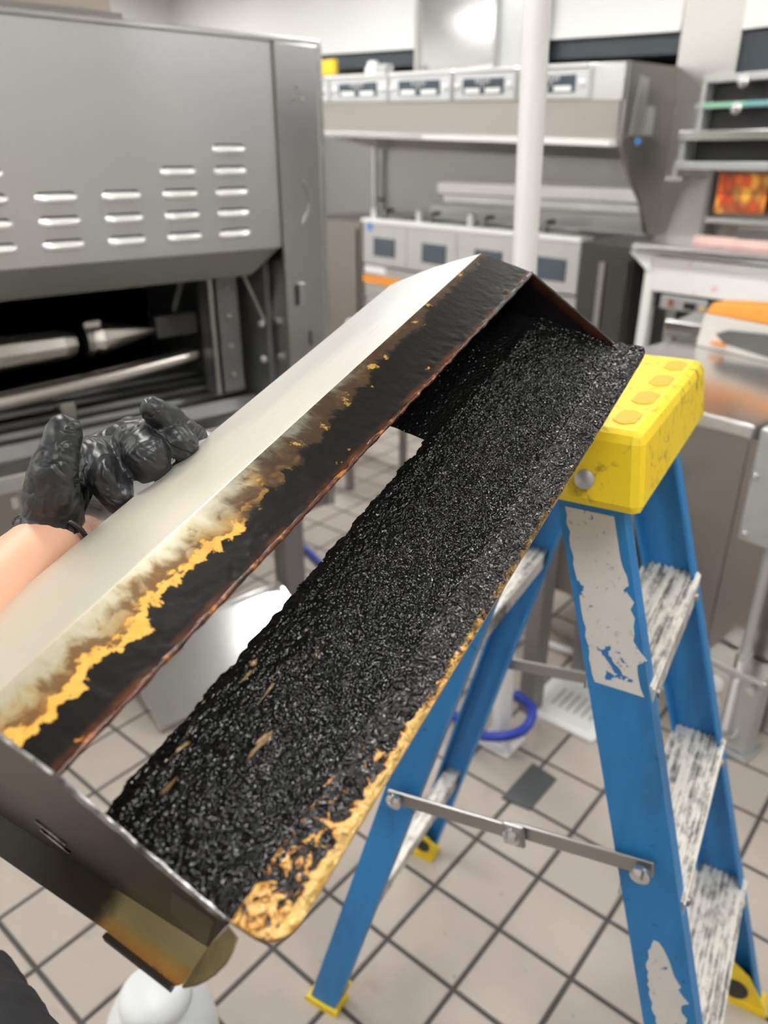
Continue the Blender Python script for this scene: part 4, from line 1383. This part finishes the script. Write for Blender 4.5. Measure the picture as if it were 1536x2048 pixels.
for a, b in zip(lo_, hi_):
    vs += [a, b, (a[0], a[1], a[2] - .0014), (b[0], b[1] + .0003, b[2] - .0014)]
for k in range(N_):
    a = k * 4
    fs += [(a, a + 4, a + 5, a + 1), (a + 2, a + 3, a + 7, a + 6), (a + 1, a + 5, a + 7, a + 3), (a, a + 2, a + 6, a + 4)]
hl(rb.add(vs, fs), 'front_rim', plain('rim_edge_amber', (.45, .27, .10), .35, .2, .4, 60))

# end walls
END = [PC, PA, PD, (.088, -.125), (-.05, -.170), (-.14, -.197), PZ]
ew = hl(MB().prism(END, lambda p, q, r: (r, p, q), -.0014, 0.), 'end_wall', 'endwall')
pts = []
for k in range(40):
    q = k / 39
    pts.append((-.0005 + .0006 * fr(q, 0, 9), PA[0] + (PD[0] - PA[0]) * q, PA[1] + (PD[1] - PA[1]) * q + .0006 * fr(q, 5, 12)))
hl(MB().tube(pts, [.0015 + .0006 * fr(k / 39, 3, 14) for k in range(40)], 8), 'worn_edge', 'edge', ew, smooth=True)
pts = [(-.0005, PC[0] + (PA[0] - PC[0]) * k / 12, .0004 + .0004 * fr(k / 12, 3, 9)) for k in range(13)]
hl(MB().tube(pts, .0014, 8), 'worn_edge', 'edge', ew, smooth=True)
# stiffening line pressed in the wall and slot marks
def wallpt(f_, n_, r=-.0022):
    return (r, f_, n_)
hl(MB().hexa([wallpt(.098, -.050), wallpt(.070, -.052), wallpt(.064, -.10), wallpt(.088, -.12)][::-1], [wallpt(.098, -.050, -.0014), wallpt(.070, -.052, -.0014), wallpt(.064, -.10, -.0014), wallpt(.088, -.12, -.0014)][::-1]), 'corner_gusset', plain('gusset_brown', (.10, .085, .065), .4, .3, .2, 40), ew)
for dn in (0, -.011):
    hl(MB().tube([(-.002, -.045 + k * .006, -.118 - k * .0012 + dn - (.004 if dn else 0)) for k in range(5)], .0011, 6), 'slot_mark', 'edge', ew)
# flange turned outward along the wall's foot + rounded right return
def foot(f_):
    return -.125 + (f_ - .088) * (.045 / .138)
fl = MB()
fp_ = [(-.13, 0), (.088, 0), (.088, -.022), (.084, -.0255), (.030, -.0235), (.028, -.0215), (-.13, -.0205)]
fl.prism(fp_, lambda p, q, r: (q - .001, p, foot(p) + r), -.0012, 0)
lp = hl(fl, 'end_lip', 'endlip', ew)
tag(lp, 'end lip with yellow and orange grease')
hl(MB().prism([(.0275, -.0222), (.083, -.0246), (.083, -.0276), (.0275, -.0255)], lambda p, q, r: (q - .001, p, foot(p) + r), -.010, .0008), 'folded_hem', 'endwall', lp)
# right return of the lip: face from foot corner up to the rim corner, projecting outward
rp = [(0, .088, -.125), (0, .106, -.046), (-.002, .1125, -.044), (-.007, .1135, -.048), (-.012, .1125, -.058), (-.016, .108, -.075), (-.0185, .102, -.095), (-.0205, .096, -.112), (-.0235, .0885, -.1245)]
k_ = len(rp)
vs = [(x - .001, y, z) for x, y, z in rp] + [(x - .001, y + .0012, z - .0008) for x, y, z in rp]
fs = [(0, i, i + 1) for i in range(1, k_ - 1)] + [(k_, k_ + i + 1, k_ + i) for i in range(1, k_ - 1)] + [(i, (i + 1) % k_, k_ + (i + 1) % k_, k_ + i) for i in range(k_)]
hl(MB().add(vs, fs), 'lip_return', plain('lip_olive', (.22, .18, .08), .5, 0, .35, 90), lp)
# far end wall and back sheet
fw_ = hl(MB().prism([PC, PA, (.104, -.040), (.10, -.06), (-.13, -.13), PZ], lambda p, q, r: (r, p, q), LEN, LEN + .0014), 'end_wall', M['farwall'])
pts = [(LEN, PA[0] + .1 * k / 20, -.0385 * k / 20 + .0005 * fr(k / 20, 1, 9)) for k in range(21)]
hl(MB().tube(pts, .0013, 8), 'worn_edge', 'bead', fw_, smooth=True)
hl(strip((-.14, -.197), PZ, 0, LEN, .0012), 'back_sheet', 'sheet')

# round collar used as a grip on the back sheet
col_c = (.262, -.150, -.154)
m = MB()
ro, ri, ht, sg = .085, .0835, .040, 64
vs, fs = [], []
for k in range(sg):
    a = 2 * math.pi * k / sg
    for (r_, hh) in ((ro + .005, 0), (ro + .0015, ht * .85), (ro + .003, ht + .002), (ri + .001, ht + .004), (ri - .001, ht * .85), (ri + .0035, 0)):
        vs.append((col_c[0] + r_ * math.cos(a), col_c[1] - hh, col_c[2] + r_ * math.sin(a)))
for k in range(sg):
    for j in range(6):
        fs.append((k * 6 + j, k * 6 + (j + 1) % 6, ((k + 1) % sg) * 6 + (j + 1) % 6, ((k + 1) % sg) * 6 + j))
tag(hl(m.add(vs, fs), 'collar', M['collar'], smooth=True), 'polished round steel collar')

# ================================================================== PERSON (photographer: gloved left hand, forearm, knee in view)
person = thing('person', 'person in dark clothes reaching in with a bare forearm and black glove', 'person', tuple(body(0, -.05, 0)))


def blob(name, chains, mat, parent, voxel, smooth_it=6, disp=None, extra=None):
    m = MB()
    for ch in chains:
        for (p0, r0), (p1, r1) in zip(ch[:-1], ch[1:]):
            p0, p1 = Vector(p0), Vector(p1)
            st = max(2, int((p1 - p0).length / (max(r0, r1) * .35)) + 1)
            for k in range(st + 1):
                q = k / st
                m.ball(p0.lerp(p1, q), r0 + (r1 - r0) * q, 14, 8)
    if extra:
        extra(m)
    o = m.build(name, mat, parent, smooth=True)
    r = o.modifiers.new('remesh', 'REMESH')
    r.mode = 'VOXEL'
    r.voxel_size = voxel
    r.use_smooth_shade = True
    s = o.modifiers.new('smooth', 'SMOOTH')
    s.factor = .5
    s.iterations = smooth_it
    if disp:
        tx = bpy.data.textures.new(name + '_wrinkle', 'CLOUDS')
        tx.noise_scale = disp[0]
        tx.noise_depth = 3
        d = o.modifiers.new('wrinkle', 'DISPLACE')
        d.texture = tx
        d.texture_coords = 'LOCAL'
        d.strength = disp[1]
        d.mid_level = .5
    return o


P = at
wrist = P(112, 1080, .612)
elbow = body(-.335, .27, 1.185)
shoulder = body(-.21, -.10, 1.40)
hipL, kneeL, ankL = body(-.12, .12, .90), body(-.45, .50, .68), body(-.47, .56, .10)
hipR, kneeR, ankR = body(.12, .10, .90), body(.14, .12, .50), body(.14, .05, .10)
shR, elR, wrR = body(.21, -.12, 1.40), body(.26, -.14, 1.13), body(.08, -.06, 1.36)
skinch = [
    [(wrist, .029), (wrist.lerp(elbow, .25), .033), (wrist.lerp(elbow, .6), .042), (elbow, .040), (shoulder.lerp(elbow, .5), .046), (shoulder, .055)],
    [(shoulder, .06), (body(0, -.16, 1.42), .08), (shR, .06)],
    [(body(0, -.16, 1.40), .09), (body(0, -.08, 1.18), .12), (body(0, .03, .96), .13)],
    [(body(0, -.16, 1.42), .06), (body(0, -.15, 1.54), .055), (body(0, -.17, 1.63), .085), (body(0, -.165, 1.70), .095)],
    [(body(0, -.09, 1.645), .012), (body(0, -.065, 1.625), .014)],
    [(hipL, .085), (kneeL, .055), (ankL, .04)],
    [(hipR, .085), (kneeR, .055), (ankR, .04)],
    [(body(0, .03, .96), .12), (hipL, .09)], [(body(0, .03, .96), .12), (hipR, .09)],
    [(shR, .05), (elR, .04), (wrR, .028), (body(.07, -.05, 1.42), .03)],
]
for k in range(4):
    skinch.append([(body(.085 - k * .012, -.05, 1.43 + k * .004), .009), (body(.075 - k * .014, -.04, 1.47 + k * .006), .008)])
skinch.append([(body(.05, -.05, 1.39), .011), (body(.03, -.04, 1.42), .009)])
# fingers of the gripping hand live inside the glove: palm only
skinch.append([(wrist, .026), (P(104, 1035, .648), .013), (P(112, 1008, .668), .012)])
blob('body', skinch, 'skin', person, .0075, 5)
blob('shirt', [[(shoulder.lerp(elbow, .55), .052), (shoulder, .066), (body(0, -.16, 1.40), .10), (shR, .066), (shR.lerp(elR, .55), .052)],
               [(body(0, -.15, 1.38), .115), (body(0, -.08, 1.18), .135), (body(0, .02, .98), .142)]], 'shirt', person, .012, 5)
blob('trousers', [[(body(0, .03, .97), .145), (hipL, .102), (hipL.lerp(kneeL, .5), .088), (kneeL, .074), (kneeL.lerp(ankL, .5), .066), (ankL, .06)],
                  [(body(0, .03, .97), .145), (hipR, .102), (kneeR, .074), (ankR, .06)]], 'trouser', person, .009, 5, (.05, .012))
for a in (ankL, ankR):
    blob('shoe', [[(Vector((a.x, a.y, .05)), .05), (Vector((a.x, a.y, .04)) + FWDH * .16, .038)]], 'shoe', person, .009, 4)
blob('hair', [[(body(0, -.19, 1.74), .09), (body(0, -.20, 1.66), .085)]], 'hair', person, .01, 3)

# black glove: baggy fingers bent over the collar
G = []
G.append([(P(98, 1078, .606), .0295), (P(100, 1050, .628), .025), (P(112, 1005, .668), .025), (P(190, 945, .695), .027), (P(300, 905, .715), .025)])   # palm
G.append([(P(104, 1040, .640), .022), (P(170, 940, .690), .024), (P(270, 885, .690), .024), (P(340, 868, .696), .022)])
G.append([(P(112, 1040, .606), .0235), (P(106, 995, .592), .0215), (P(106, 945, .584), .0185), (P(114, 905, .582), .0160), (P(124, 866, .585), .0135)])   # thumb
G.append([(P(205, 915, .650), .020), (P(190, 918, .628), .0175), (P(208, 955, .616), .0165), (P(236, 990, .622), .0160), (P(250, 1010, .634), .014)])      # index
G.append([(P(265, 890, .668), .020), (P(272, 885, .636), .0180), (P(296, 915, .622), .0180), (P(306, 950, .634), .0165), (P(305, 970, .648), .0145)])       # middle
G.append([(P(325, 868, .680), .019), (P(335, 868, .650), .0170), (P(356, 890, .640), .0160), (P(362, 915, .655), .015)])                                     # ring
G.append([(P(385, 905, .690), .0165), (P(382, 878, .668), .0150), (P(345, 845, .646), .0130), (P(306, 820, .628), .0108)])                                   # little finger, sticking up
gl = blob('glove', G, 'glove', person, .0020, 3, (.030, .0085))
tag(gl, 'wrinkled black nitrile glove')
# rolled cuff
cdir = (wrist - elbow).normalized()
cc = wrist - cdir * .006
m = MB()
e1 = cdir.cross(Vector((0, 0, 1))).normalized()
e2 = e1.cross(cdir).normalized()
pts = []
for k in range(41):
    a = 2 * math.pi * k / 40
    pts.append(cc + (e1 * math.cos(a) + e2 * math.sin(a)) * (.0315 + .0012 * math.sin(3 * a)) + cdir * .004 * math.sin(2 * a + 1))
m.tube(pts, .0022, 8, cap=False)
m.build('cuff_roll', 'glove', gl, smooth=True)
